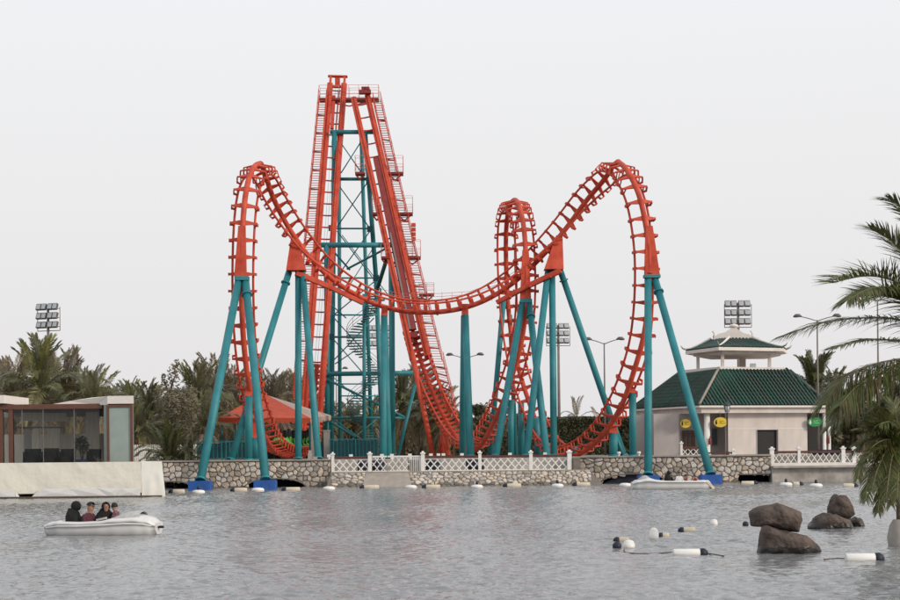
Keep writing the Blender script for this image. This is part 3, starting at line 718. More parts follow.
# dark station interior screens
o = MB(); a, b2 = G(222, 154), G(335, 154); o.box(((a.x+b2.x)/2, 154, LAND+.75), (b2.x-a.x, .08, 1.5))
tag(o.build('station_screen', 'teal_dark'), 'dark teal screen across the back of the coaster station', 'screen')
o = MB()
for i in range(9): p = G(262+i*8, 151.8); o.box(p+Vector((0, 0, .6)), (.5, .4, 1.2)).tube([p+Vector((0, 0, 1.2)), p+Vector((0, 0, 1.7))], .14, 6)
tag(o.build('queue_gate', 'black'), 'row of black boarding gates under the red canopy', 'gate')
for px_, w_, h_ in ((327, .5, 2.3), (313.5, .35, 2.9)):
    p = G(px_, 141); tag(MB().box(p+Vector((0, 0, h_/2)), (w_, .4, h_)).box(p+Vector((0, 0, h_+.05)), (w_+.1, .5, .1)).build('gate_pillar', 'pot_pale'), 'pale pillar beside the right canopy post' if px_ < 320 else 'pale pillar at the right end of the coaster station', 'pillar')
# train: cars on the station track
def path_at(path, Y):
    return min(path[:160], key=lambda q: abs(q[0].y-Y))
train = None
seatm = MB()
for i, Yc in enumerate((139.9, 141.9, 143.9, 145.9, 147.9, 149.9)):
    p, T, N_, Rr = path_at(p1, Yc); T = Vector((T.x, T.y, T.z)).normalized(); 
    if T.y > 0: T = -T
    X = T.cross(Vector((0, 0, 1))).normalized(); Z = X.cross(T); rot = Matrix((X, -T, Z)).transposed()
    if train is None: train = thing('coaster_train', 'bright green coaster train with black seats waiting in the station', 'coaster train', p)
    def L_(x, y, z): return p+rot @ Vector((x, y, z))
    mb = MB()
    for s in (-1, 1):                                # side shells that sweep up at the front
        rows = []
        for k in range(7):
            y = -.95+k*.3; zz = .55-.06*k+(.12 if k < 2 else 0); rows.append([L_(s*.60, y, .02), L_(s*.72, y, .18), L_(s*.64, y, max(zz, .28)), L_(s*.58, y, max(zz, .28)), L_(s*.54, y, .05)])
        mb.quadstrip(rows)
    if i == 0: mb.quadstrip([[L_(-.8+.2*j, -.95-.5*math.sin(math.pi*(j/8)), .15) for j in range(9)], [L_(-.7+.175*j, -.95-.75*math.sin(math.pi*(j/8)), .3) for j in range(9)], [L_(-.64+.16*j, -.9-.2*math.sin(math.pi*(j/8)), .55) for j in range(9)]])
    mb.box(L_(0, .0, .2), (1.3, 1.8, .14), rot)
    car = mb.build('car_body', 'train_green', train)
    for s in (-.36, .36):
        sb = MB(); sb.box(L_(s, .25, .35), (.44, .5, .14), rot).box(L_(s, .50, 1.0), (.40, .16, .42), rot).box(L_(s, .50, 1.32), (.24, .14, .2), rot); sb.build('seat', 'black', car); MB().box(L_(s, .52, .62), (.40, .14, .34), rot).build('seat_back', 'train_green', car)
        hb = MB(); hb.tube([L_(s-.14, .45, 1.35), L_(s-.15, .15, 1.25), L_(s-.13, .05, .7)], .045, 6); hb.tube([L_(s+.14, .45, 1.35), L_(s+.15, .15, 1.25), L_(s+.13, .05, .7)], .045, 6); hb.build('harness', 'black', car)
def teal_fence(px0, px1, Y, h, label):
    a, b2 = G(px0, Y), G(px1, Y); rt = thing('metal_fence', label, 'fence', (a+b2)/2)
    MB().box(((a.x+b2.x)/2, Y, LAND+h), (b2.x-a.x, .06, .07)).build('top_rail', 'teal_paint', rt)
    MB().box(((a.x+b2.x)/2, Y, LAND+.15), (b2.x-a.x, .06, .07)).build('bottom_rail', 'teal_paint', rt)
    me = MB().box((0, 0, 0), (.04, .04, h-.2)).mesh('fence_bar', 'teal_paint'); k = int((b2.x-a.x)/.30)
    for i in range(k+1):
        if i % 7 == 0: MB().box((a.x+(b2.x-a.x)*i/k, Y, LAND+h/2), (.10, .10, h+.1)).build('fence_post', 'teal_paint', rt)
        else: inst('fence_bar', me, Matrix.Translation((a.x+(b2.x-a.x)*i/k, Y, LAND+.05+h/2)), rt)
    MB().box(((a.x+b2.x)/2, Y+.12, LAND+h/2), (b2.x-a.x, .02, h-.25)).build('mesh_infill', 'teal_dark', rt)
teal_fence(193, 226, 131, 1.45, 'teal bar fence panel left of the red canopy')
teal_fence(226, 262, 136, 1.5, 'teal bar fence under the left half of the red canopy')
teal_fence(330, 378, 140, 1.6, 'teal bar fence in front of the spiral staircase')

# ------------------------------------------------------------------ white lattice fences
def lattice(px0, px1, Y, z0, z1, pitch, slope_, parent, posts=(), top='rail_brown', slw=.055):
    a, b2 = G(px0, Y, z0).x, G(px1, Y, z0).x; hgt = z1-z0-.16; L = b2-a; run = hgt/slope_
    for s in (-1, 1):
        x = a-run
        while x < b2+run:
            # line from (x,z0) to (x+run,z1) or mirrored
            xa_, xb_ = (x, x+run) if s > 0 else (x+run, x); za, zb = z0+.08, z0+.08+hgt
            t0, t1 = 0.0, 1.0
            for lo, hi in ((a, b2),):
                dxx = xb_-xa_
                ta, tb = (lo-xa_)/dxx, (hi-xa_)/dxx
                if ta > tb: ta, tb = tb, ta
                t0, t1 = max(t0, ta), min(t1, tb)
            if t1-t0 > .08:
                p = Vector((xa_+(xb_-xa_)*t0, Y+s*.014, za+(zb-za)*t0)); q_ = Vector((xa_+(xb_-xa_)*t1, Y+s*.014, za+(zb-za)*t1))
                MB().beam(p, q_, .024, slw, (0, 0, 1)).build('lattice_slat', 'white_paint', parent, base=False)
            x += pitch
    MB().box(((a+b2)/2, Y, z1), (L, .14 if top == 'rail_brown' else .08, .17 if top == 'rail_brown' else .11)).build('top_rail', top, parent)
    MB().box(((a+b2)/2, Y, z0+.04), (L, .08, .09)).build('bottom_rail', 'white_paint', parent)
def post(px_, Y, z0, h, w_, parent):
    p = G(px_, Y, z0); MB().box(p+Vector((0, 0, h/2)), (w_, w_, h)).box(p+Vector((0, 0, h+.05)), (w_+.10, w_+.10, .10)).box(p+Vector((0, 0, h+.15)), (w_*.6, w_*.6, .10)).build('fence_post', 'white_paint', parent)
cf = thing('lattice_fence', 'long white lattice fence with brown top rail and gate, centre promenade', 'fence', G(450, YC, 1.02))
for a, b2 in ((334, 368), (425, 479), (481, 530), (532, 567)): lattice(a, b2, YC+.1, 1.02, 2.02, .50, 1.15, cf, slw=.075)
for px_, w_ in ((333, .2), (370, .26), (423, .26), (480, .22), (531, .24), (569.5, .30)): post(px_, YC+.1, 1.02, 1.22, w_, cf)
lattice(372.5, 387, YC+.1, 1.02, 2.08, .44, 1.3, cf, top='white_paint'); lattice(388, 409, YC+.1, 1.02, 2.08, .44, 1.3, cf, top='white_paint')
a, b2 = G(410, YC).x, G(421, YC).x
for i in range(7): MB().box((a+(b2-a)*i/6, YC+.1, 1.56), (.05, .05, 1.06)).build('picket', 'white_paint', cf)
MB().box(((a+b2)/2, YC+.1, 2.09), (b2-a+.1, .08, .08)).build('top_rail', 'white_paint', cf)
rf = thing('lattice_fence', 'white lattice fence with brown rail on the right quay by the palm', 'fence', G(830, YR+.5, 1.24))
for a, b2 in ((773.5, 798), (800, 842), (844.5, 853), (855, 900)): lattice(a, b2, YR+.5, 1.25, 2.10, .42, 1.5, rf, slw=.05)
for px_, w_ in ((772, .28), (799, .2), (843.2, .26), (854, .26), (901, .26)): post(px_, YR+.5, 1.24, 1.06, w_, rf)
bf = thing('lattice_fence', 'short white lattice fence with brown rail on the stone wall by the brown door', 'fence', G(707, YR+1.2))
lattice(682, 701, YR+1.2, LAND+.02, LAND+.62, .40, 1.2, bf)
MB().box((G(719, YR).x, YR+1.2, LAND+.22), (2.6, .12, .12)).build('low_rail', 'rail_brown', bf); post(681.5, YR+1.2, LAND, .9, .16, bf); post(733.5, YR+1.2, LAND, .35, .22, bf)
# small white bollards along the promenade
BL = ['left end of the lattice fence', 'first lattice panel', 'left half of the white gate', 'middle of the white gate', 'picket part of the gate', 'lattice right of the gate, leftmost of three', 'lattice right of the gate, middle of three', 'lattice right of the gate, rightmost of three', 'lattice by the right twin teal columns', 'lattice between the loop legs', 'right leg of the loop frame']
for bi_, px_ in enumerate((329, 351, 382, 392, 410, 431, 438.5, 443.5, 462, 510, 545)):
    Y_ = 122.5; p = G(px_, Y_); mb = MB().tube([p, p+Vector((0, 0, .18))], .10, 8).box(p+Vector((0, 0, .28)), (.26, .26, .2))
    tag(mb.build('bollard', 'white_paint'), 'small white square-capped bollard behind the '+BL[bi_], 'bollard', 'white bollards behind the lattice fence')
for px_, lb in ((619, 'small white bollard beside the strutted teal post'), (639, 'small white bollard just right of the short teal post')):
    p = G(px_, 122.2); tag(MB().tube([p, p+Vector((0, 0, .2))], .07, 8).tube([p+Vector((0, 0, .2)), p+Vector((0, 0, .38))], .13, 8).build('bollard', 'white_paint'), lb, 'bollard')
p = G(310, 118.8); tag(MB().box(p+Vector((0, 0, .25)), (.28, .28, .5)).box(p+Vector((.35, 0, .12)), (.3, .3, .25)).box(p+Vector((0, 0, .6)), (.2, .2, .2)).build('stone_bollard', 'pot_pale'), 'pale stone bollard on the left stone wall below the canopy', 'bollard')
# dark blue pedal-boat hulls stored behind the lattice
for px_, w_, lb in ((363, .9, 'dark blue barrel behind the left lattice panel'), (378, 1.1, 'dark blue barrel behind the white gate'), (414, .9, 'dark blue barrel behind the picket part of the gate'), (433, 1.2, 'dark blue barrel right of the gate'), (475, 1.5, 'dark blue barrel left of the middle fence post')):
    p = G(px_, 119.2, .96); mb = MB(); mb.tube([p+Vector((0, 0, z)) for z in (0, .05, .3, .34, .38, .62, .66, .85)], [w_*.40, w_*.43, w_*.44, w_*.47, w_*.44, w_*.44, w_*.46, w_*.40], 16)
    tag(mb.build('barrel', 'navy'), lb, 'barrel')
for a, b2, lb in ((812, 842, 'navy panel behind the right lattice fence'), ):
    p, q_ = G(a, 121, LAND), G(b2, 121, LAND); tag(MB().box(((p.x+q_.x)/2, 121.3, 1.75), (q_.x-p.x, .3, 1.0)).box(((p.x+q_.x)/2, 121.1, 2.2), (q_.x-p.x+.1, .6, .08)).build('bench', 'navy'), 'navy blue bench behind the right lattice fence', 'bench')

# ------------------------------------------------------------------ green-roofed pavilion
pv = thing('pavilion', 'pavilion with green tiled roof, white lantern storey and plaster walls', 'building', G(745, 142))
zE = 6.0
def V3(px_, Y, z): return G(px_, Y, z)
# plan corners seen along the eave
eave = [G(631, 152, zE), G(699.5, 140, zE), G(829, 144.2, zE), G(832, 152, zE), G(790, 165, zE), G(700, 165, zE)]
zt = 9.25
top_ = [G(680, 152.5, zt), G(719, 145.2, zt), G(786, 147.8, zt), G(790, 151, zt), G(770, 158, zt), G(705, 158, zt)]
mb = MB(); n6 = len(eave)
for i in range(n6):
    j = (i+1) % n6; mb.add([eave[i], eave[j], top_[j], top_[i]], [(0, 1, 2, 3)])
mb.add(top_, [tuple(range(n6))])
rf_ = mb.build('roof', 'green_tile', pv)
def tile_rows(A, B, C, D, pitch, parent, r_=.11):
    """half-round tile rows running up the slope between the eave A-B and the top D-C, each a run of overlapping tiles"""
    ev = (B-A); L = ev.length; e_ = ev.normalized(); mid = (D+C)/2-(A+B)/2; upv = (mid-e_*mid.dot(e_)); Hs = upv.length; u_ = upv.normalized(); nn = e_.cross(u_)
    if nn.z < 0: nn = -nn
    d0 = (D-A).dot(e_); d1 = L-(C-A).dot(e_)
    k = int(L/pitch); tri = 0
    for i in range(k):
        x = (i+.5)*L/k; t_ = 1.0
        if d0 > 0: t_ = min(t_, x/d0)
        if d1 > 0: t_ = min(t_, (L-x)/d1)
        ln = Hs*t_
        if ln < .15: continue
        m_ = max(1, int(ln/.5)); pts = []; rr = []
        for q in range(m_):
            for f_, r2 in ((0, 1.28), (.93, .80)):
                pts.append(A+e_*x+u_*(ln*(q+f_)/m_)+nn*.03); rr.append(r_*r2)
        MB().tube(pts, rr, 6).build('tile_row', 'green_tile', parent, base=False)
for i in (0, 1, 2): tile_rows(eave[i], eave[(i+1) % n6], top_[(i+1) % n6], top_[i], .335, rf_)
for i in (0, 1, 2, 3):
    MB().tube([eave[i]+Vector((0, 0, .12)), top_[i]+Vector((0, 0, .14))], .11, 6).build('hip_ridge', 'green_tile' if i != 1 else 'concrete', rf_)
# eave fascia, soffit, walls
def ring(pts, z0, z1, inset, name, m, parent, roofc=Vector((748*0, 0, 0))):
    c = sum(pts, Vector())/len(pts); mb = MB(); k = len(pts)
    P_ = [Vector((c.x+(p.x-c.x)*inset, c.y+(p.y-c.y)*inset, 0)) for p in pts]
    for i in range(k):
        j = (i+1) % k; mb.add([P_[i]+Vector((0, 0, z0)), P_[j]+Vector((0, 0, z0)), P_[j]+Vector((0, 0, z1)), P_[i]+Vector((0, 0, z1))], [(0, 1, 2, 3)])
    mb.add([p+Vector((0, 0, z0)) for p in P_], [tuple(range(k))[::-1]]); mb.add([p+Vector((0, 0, z1)) for p in P_], [tuple(range(k))])
    return mb.build(name, m, parent)
ring(eave, zE-.16, zE-.01, 1.0, 'eave_trim', 'trim_white', pv); ring(eave, zE-.62, zE-.165, .965, 'fascia', 'wall_plaster', pv)
wy = 141.3; zb, ztop = LAND, zE-.62
def YW(px_, Y): return Y+max(0, px_-700)/141*4.4     # the front wall runs back to the right with its eave
def wallseg(px0, px1, Y, m='wall_plaster', nm='wall', z0=LAND, z1=None, th=.3):
    a, b2 = G(px0, YW(px0, Y)), G(px1, YW(px1, Y)); z1 = z1 or ztop; d_ = (b2-a).normalized(); nn = Vector((-d_.y, d_.x, 0))
    c = (a+b2)/2+nn*th/2; c.z = (z0+z1)/2
    return MB().box(c, ((b2-a).length, th, z1-z0), Matrix((d_, nn, Vector((0, 0, 1)))).transposed()).build(nm, m, pv)
wallseg(727, 757, wy); wallseg(778.5, 807.5, wy); wallseg(757, 778.5, wy, z0=LAND+2.08)
wallseg(727.2, 757, wy-.02, 'trim_white', 'wall_band', z0=4.02, z1=4.08, th=.1); wallseg(778.7, 807.3, wy-.02, 'trim_white', 'wall_band', z0=4.02, z1=4.08, th=.1)
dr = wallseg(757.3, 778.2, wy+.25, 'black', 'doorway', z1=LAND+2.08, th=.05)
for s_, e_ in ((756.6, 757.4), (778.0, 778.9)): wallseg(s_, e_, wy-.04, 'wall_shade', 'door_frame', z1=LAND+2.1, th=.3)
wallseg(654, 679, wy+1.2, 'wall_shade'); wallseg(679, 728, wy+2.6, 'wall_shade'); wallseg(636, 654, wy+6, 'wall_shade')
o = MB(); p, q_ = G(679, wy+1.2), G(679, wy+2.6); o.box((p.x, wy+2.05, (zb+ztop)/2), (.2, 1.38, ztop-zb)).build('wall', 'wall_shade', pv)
o = wallseg(682.5, 695.5, wy+2.5, 'door_brown', 'door', z1=LAND+2.1, th=.08)
for ppx in (684.0, 688.2, 692.2): wallseg(ppx, ppx+2.2, wy+2.45, 'interior', 'door_panel', z0=LAND+.3, z1=LAND+1.9, th=.03)
o = wallseg(712.5, 717.3, wy+2.54, 'window_grey', 'window', z0=LAND+.9, z1=LAND+2.2, th=.06)
wallseg(712.2, 717.6, wy+2.5, 'grey_metal', 'window_frame', z0=LAND+2.2, z1=LAND+2.28, th=.06); wallseg(712.2, 717.6, wy+2.5, 'grey_metal', 'window_frame', z0=LAND+.82, z1=LAND+.9, th=.06)
# round white columns
for px_, Y_, r_ in ((707.3, wy-.1, .26), (824.5, wy-.1, .17), (829.3, wy+.1, .14)):
    p = G(px_, YW(px_, Y_)); mb = MB().tube([p, p+Vector((0, 0, .15)), p+Vector((0, 0, .16)), p+Vector((0, 0, ztop-LAND))], [r_*1.25, r_*1.25, r_, r_*.95], 16); mb.build('column', 'white_paint', pv)
wallseg(808, 826, wy+3, 'black', 'dark_opening')  # black sheet, the shade inside the opening painted as colour
# lantern storey
mb = MB(); z2 = zt
ringpts = [G(680.5, 151.5, z2), G(719, 145.4, z2), G(785, 148, z2), G(789, 151, z2), G(770, 157, z2), G(706, 157, z2)]
ring(ringpts, zt-.06, zt+.22, 1.0, 'parapet', 'trim_white', pv)
up0 = [G(685.5, 150.5, 10.45), G(718.8, 144.6, 10.45), G(783.3, 147.2, 10.45), G(787, 151, 10.45), G(769, 157, 10.45), G(706, 157, 10.45)]
ring(up0, 10.86, 11.14, 1.0, 'upper_fascia', 'trim_white', pv); ring(up0, 10.66, 10.855, .86, 'upper_beam', 'wall_plaster', pv)
up1 = [G(711, 150.5, 12.1), G(729, 148.5, 12.1), G(752, 149.3, 12.1), G(757, 151.0, 12.1), G(750, 152.5, 12.1), G(715, 152.5, 12.1)]
ur = MB()
def curve_pt(a, b2, t_): 
    p = a.lerp(b2, t_); p.z = a.z+(b2.z-a.z)*(t_**1.3); return p
for p in up0: p.z = 11.15
for i in range(6):
    j = (i+1) % 6; rows = [[curve_pt(up0[i], up1[i], t_/5), curve_pt(up0[j], up1[j], t_/5)] for t_ in range(6)]; ur.quadstrip(rows, smooth=True)
uro = ur.build('upper_roof', 'green_tile', pv)
for i in (0, 1, 2):
    A, B, C, D = up0[i], up0[i+1], up1[i+1], up1[i]; L = (B-A).length; k = int(L/.34); e_ = (B-A).normalized()
    for q in range(k):
        s_ = (q+.5)/k; pts = []
        # rows run straight up the slope until they meet a hip
        dA, dB = (D-A).dot(e_), L-(C-A).dot(e_); x = s_*L; t_ = min(1, x/dA if dA > 0 else 1, (L-x)/dB if dB > 0 else 1)
        if t_ < .1: continue
        for m_ in range(6):
            tt = t_*m_/5; a_ = curve_pt(A, D, tt); b3 = curve_pt(B, C, tt); w_ = (x-dA*tt)/max(.01, (L-dA*tt-dB*tt)); pts.append(a_.lerp(b3, min(1, max(0, w_)))+Vector((0, -.01, .04)))
        MB().tube(pts, .10, 6).build('tile_row', 'green_tile', uro, base=False)
for i in (0, 1, 2, 3):
    pts = [curve_pt(up0[i], up1[i], t_/6)+Vector((0, -.04, .14)) for t_ in range(7)]
    MB().tube(pts, [.07, .07, .08, .09, .10, .12, .14], 6).build('hip_ridge', 'trim_white', uro)
    c = pts[0]; d_ = (pts[0]-pts[2]); d_.z = 0; d_.normalize()
    MB().tube([c, c+d_*.25+Vector((0, 0, .10)), c+d_*.42+Vector((0, 0, .33))], [.09, .07, .03], 6).build('finial', 'pot_pale', uro)
rz = MB(); a, b2 = G(713.5, 150, 12.0), G(752, 150, 12.0)
prof = [(0, .55), (.06, .42), (.12, .62), (.3, .75), (.42, 1.02), (.48, 1.2), (.56, 1.2), (.66, .9), (.8, .62), (.92, .55), (.96, .4), (1, .5)]
vs = []
for dy in (-.28, .28):
    for t_, h_ in prof: vs.append(a.lerp(b2, t_)+Vector((0, dy, h_)))
    vs.append(b2+Vector((0, dy, -.1))); vs.append(a+Vector((0, dy, -.1)))
k = len(prof)+2; rz.add(vs, [tuple(range(k))[::-1], tuple(range(k, 2*k))]+[(i, (i+1) % k, (i+1) % k+k, i+k) for i in range(k)]); 
for px_, z_ in ((714, 12.3), (752, 12.3)):
    c = G(px_, 150, z_); rz.tube([c, c+Vector((.05, 0, .35)), c+Vector((-.12, 0, .55)), c+Vector((.1, 0, .62))], [.14, .09, .10, .03], 6)
c = G(734, 150, 13.1); rz.tube([c+Vector((0, 0, z)) for z in (0, .12, .2, .32, .42)], [.2, .42, .45, .32, .08], 10)
rz.build('roof_crest', 'trim_white', pv)
for px_, Y_ in ((698, 149.5), (722.5, 146.0), (741, 153), (744.2, 154), (769.5, 148.2)):
    a = G(px_, Y_, zt+.2); b2 = G(px_, Y_, 10.67); MB().box((a+b2)/2, (.26, .26, b2.z-a.z)).build('upper_post', 'wall_plaster', pv)
o = G(753, 145.6, zt+.2); MB().box(o+Vector((0, 0, .12)), (.5, .3, .32)).build('flood_lamp', 'lamp_glass', pv)
# oval signs with pictogram and lines of writing
def oval_sign(px_, py_, Y, a_, b_, m, label, kind):
    c = W(px_, py_, Y); mb = MB(); k = 28
    fr_ = [c+Vector((math.cos(2*math.pi*i/k)*a_, 0, math.sin(2*math.pi*i/k)*b_)) for i in range(k)]; bk_ = [p+Vector((0, .06, 0)) for p in fr_]
    mb.add(fr_+bk_, [tuple(range(k)), tuple(range(k, 2*k))[::-1]]+[(i, i+k, (i+1) % k+k, (i+1) % k) for i in range(k)])
    rt = thing('oval_sign', label, 'sign', c); mb.build('sign_board', m, rt)
    pm = 'black' if m == 'sign_yellow' else 'white_paint'
    f = MB(); f.tube([c+Vector((-.32*a_/.5, -.012, .16)), c+Vector((-.32*a_/.5, -.008, .16))], .055, 10); f.add([c+Vector((x, -.01, z)) for x, z in ((-.38*a_/.5, .10), (-.26*a_/.5, .10), (-.24*a_/.5, -.06), (-.28*a_/.5, -.2), (-.36*a_/.5, -.2), (-.40*a_/.5, -.06))], [tuple(range(6))])
    f.build('pictogram', pm, rt)
    t_ = MB()
    for j, (z, w_) in enumerate(((.09, .30), (.0, .12), (-.09, .42))):
        x = -.08
        while x < -.08+w_: 
            ww = .03+.04*((j*7+int(x*50)) % 3)/2; t_.box(c+Vector((x+ww/2, -.012, z+.01*((int(x*90)) % 2))), (ww, .004, .035)); x += ww+.018
    t_.build('lettering', pm, rt)
    MB().tube([c+Vector((0, .03, b_-.02)), c+Vector((0, .03, b_+.5))], .02, 5).build('hanger', 'grey_metal', rt)
oval_sign(685.6, 423.5, 141.8, .44, .37, 'sign_yellow', 'small yellow oval sign left of the white column', 0)
oval_sign(720.5, 422.3, 140.9, .56, .42, 'sign_yellow', 'yellow oval sign between the white column and the lantern post', 1)
oval_sign(814.8, 422, 144.2, .60, .40, 'sign_green', 'green oval sign over the dark opening at the right', 2)
for px_, Y_, lb in ((710, 141.0, 'red fire extinguisher on the round white column'), (828.5, 145.0, 'red fire extinguisher on the thin right column')):
    c = G(px_, Y_, LAND+.85); tag(MB().tube([c+Vector((0, 0, z)) for z in (0, .05, .5, .6)], [.09, .12, .12, .05], 10).box(c+Vector((0, 0, .66)), (.12, .08, .08)).build('fire_extinguisher', 'red_dark'), lb, 'fire extinguisher')
# lantern posts
def lantern(px_, Y, top_py, label):
    b0 = G(px_, Y); tp = W(px_, top_py, Y); h = tp.z-b0.z; rt = thing('lantern_post', label, 'street lamp', b0)
    MB().tube([b0+Vector((0, 0, z)) for z in (0, .3, .35, h-.75, h-.72)], [.14, .12, .065, .055, .11], 10).build('post', 'dark_grey', rt)
    c = b0+Vector((0, 0, h-.70)); mb = MB(); mb.tube([c, c+Vector((0, 0, .5))], [.14, .24], 6); mb.build('lamp_glass', 'lamp_glass', rt)
    mb = MB(); mb.tube([c+Vector((0, 0, .5)), c+Vector((0, 0, .55)), c+Vector((0, 0, .70)), c+Vector((0, 0, .82))], [.28, .28, .08, .02], 6)
    for i in range(6):
        a = R(60*i+30); mb.beam(c+Vector((math.cos(a)*.14, math.sin(a)*.14, 0)), c+Vector((math.cos(a)*.25, math.sin(a)*.25, .5)), .025, .025)
    mb.build('lamp_cap', 'dark_grey', rt)
lantern(727.5, 124, 403, 'black lantern post in front of the plaster pavilion'); lantern(883, 126, 404, 'lantern post behind the lower palm fronds at the right')

# ------------------------------------------------------------------ street lamps and floodlight masts
def dual_lamp(px_, Y, y_top, half_px, label):
    b0 = G(px_, Y); tp = W(px_, y_top, Y); rt = thing('street_lamp', label, 'street lamp', b0, 'double-armed street lamps'); h = tp.z-b0.z; hw = half_px/F*Y
    MB().tube([b0, b0+Vector((0, 0, h))], [.11, .06], 8).build('pole', 'pole_metal', rt)
    for s in (-1, 1):
        t_ = b0+Vector((0, 0, h-.1)); pts = [t_+Vector((s*hw*k, 0, .45*math.sin(k*1.35))) for k in (0, .25, .5, .75, .95)]
        MB().tube(pts, .04, 6).build('arm', 'pole_metal', rt)
        c = pts[-1]; MB().tube([c+Vector((-s*.3, 0, -.02)), c+Vector((-s*.1, 0, .07)), c+Vector((s*.2, 0, .05)), c+Vector((s*.42, 0, -.03))], [.06, .15, .17, .06], 8).build('lamp_head', 'lamp_shell', rt)
dual_lamp(605.3, 150, 343, 16.5, 'double-armed street lamp above the hedge left of the right hoop')
dual_lamp(818.5, 145, 320, 20, 'double-armed street lamp behind the pavilion, left of the palm fronds')
dual_lamp(466, 170, 358, 15.5, 'double-armed street lamp behind the right twin teal columns')
dual_lamp(337, 215, 371, 9, 'far street lamp seen through the lattice tower')
dual_lamp(879, 150, 300, 20, 'tall double-armed street lamp behind the palm fronds at the right edge')
def flood_mast(px_, Y, y0, y1, halfw, label, tilt=0, yaw=0, shell='lamp_shell'):
    b0 = G(px_, Y); tp = W(px_, y0, Y); bt = W(px_, y1, Y); rt = thing('floodlight_mast', label, 'floodlight mast', b0, 'floodlight masts'); hw = halfw/F*Y; H_ = tp.z-bt.z
    MB().tube([b0, Vector((b0.x, Y, tp.z-H_*.1))], [.26, .16], 10).build('pole', 'pole_metal', rt)
    rw = MB(); rot = Matrix.Rotation(yaw, 3, 'Z')
    def Q(x, y, z): return Vector((b0.x, Y, bt.z))+rot @ Vector((x, y, z))
    for r_ in range(3):
        z = H_*(r_+.35)/3; rw.beam(Q(-hw, .15, z), Q(hw, .15, z), .08, .08)
    for x in (-hw, hw): rw.beam(Q(x, .15, -.1), Q(x, .15, H_*.85), .08, .08)
    rw.beam(Q(-hw, .15, -.1), Q(hw, .15, -.1), .10, .1)
    rw.build('lamp_frame', 'pole_metal', rt)
    for r_ in range(3):
        for c_ in range(4):
            x = (-hw+hw*.22+(hw*.45)*c_)+(hw*.10 if c_ > 1 else 0)+(.0)
            z = H_*(r_+.5)/3+.08; rr = rot @ Matrix.Rotation(R(-22+tilt), 3, 'X')
            c = Q(x, -.1, z); hh = H_*.235
            sh = MB().box(c, (hw*.41, .36, hh), rr).build('lamp_housing', shell, rt)
            MB().box(c+rr @ Vector((0, -.19, 0)), (hw*.34, .02, hh*.82), rr).build('lamp_face', 'lamp_glass', sh)
flood_mast(49.5, 220, 303, 330, 13, 'floodlight mast above the palms at the far left', yaw=R(-20))
flood_mast(380.5, 235, 325, 348, 13.5, 'floodlight mast behind the left twin teal columns', yaw=R(10))
flood_mast(559.5, 245, 323, 345, 12, 'floodlight mast behind the right bundle of teal columns', yaw=R(8))
flood_mast(739.5, 220, 300, 326.5, 13.5, 'floodlight mast directly above the pavilion roof crest')

# ------------------------------------------------------------------ glass restaurant on the left, on a white-screened deck
rs = thing('glass_pavilion', 'glass-walled brown framed pavilion with white roof slab at the left edge', 'building', G(60, 99, 1.2))
YS = 95.0; YG = 96.2; zf = W(60, 463, YS).z-.15
x_l = G(-30, YG).x
def PX(px_, Y=YG): return G(px_, Y, 2).x
def bxs(name, p0, p1, y0, y1, z0, z1, m, parent):        # block whose ends run back along the slanted side wall
    vs = [Vector((PX(p, y), y, z)) for z in (z0, z1) for y in (y0, y1) for p in (p0, p1)]
    return MB().add(vs, [(0, 2, 3, 1), (4, 5, 7, 6), (0, 1, 5, 4), (2, 6, 7, 3), (0, 4, 6, 2), (1, 3, 7, 5)]).build(name, m, parent)
def bx(name, x0, x1, y0, y1, z0, z1, m, parent): return MB().box(((x0+x1)/2, (y0+y1)/2, (z0+z1)/2), (abs(x1-x0), abs(y1-y0), abs(z1-z0))).build(name, m, parent)
zr = W(60, 405, YG).z; zr2 = W(60, 409, YG).z
bxs('floor', -60, 134, YG-.9, YG+9, zf-.3, zf, 'dark_grey', rs)
bx('roof_beam', x_l, PX(103), YG-.1, YG+.15, zr2, zr+.05, 'wood_brown', rs)
for a, b2 in ((-1, 3.5), (9, 13.5)): bx('column', PX(a), PX(b2), YG-.06, YG+.22, zf, zr2-.003, 'wood_brown', rs)
# white roof slab wedge rising to the right
a, b2, c, d_ = W(50, 404.5, YG+.3), W(92, 397, YG+.2), W(134, 396.2, YG-.35), W(134, 404, YG-.35)
mb = MB(); prf = [W(50, 404.6, YG-.0), W(96, 405, YG-.0), W(108, 405, YG-.3), W(108, 396.2, YG-.3), W(92, 397.6, YG-.0), W(70, 401, YG-.0)]
k = len(prf); mb.add(prf+[p+Vector((p.x*6/YG, 6, 0)) for p in prf], [tuple(range(k)), tuple(range(k, 2*k))[::-1]]+[(i, i+k, (i+1) % k+k, (i+1) % k) for i in range(k)]); mb.build('roof_slab', 'trim_white', rs)
bxs('roof_block', 108, 134.3, YG-.5, YG+6, W(120, 404, YG).z, W(120, 396.2, YG).z, 'trim_white', rs)
bx('roof_block', x_l, PX(7.5), YG-.6, YG+5, W(4, 404, YG).z+.02, W(4, 395.5, YG).z, 'trim_white', rs)
bx('ceiling', x_l, PX(104), YG+.2, YG+8.5, zr2+.02, zr2+.12, 'interior', rs)
bxs('back_wall', -40, 133.6, YG+8.4, YG+8.6, zf, zf+1.9, 'curtain', rs); bxs('back_wall', -40, 133.6, YG+8.4, YG+8.6, zr-.5, zr, 'wall_shade', rs)
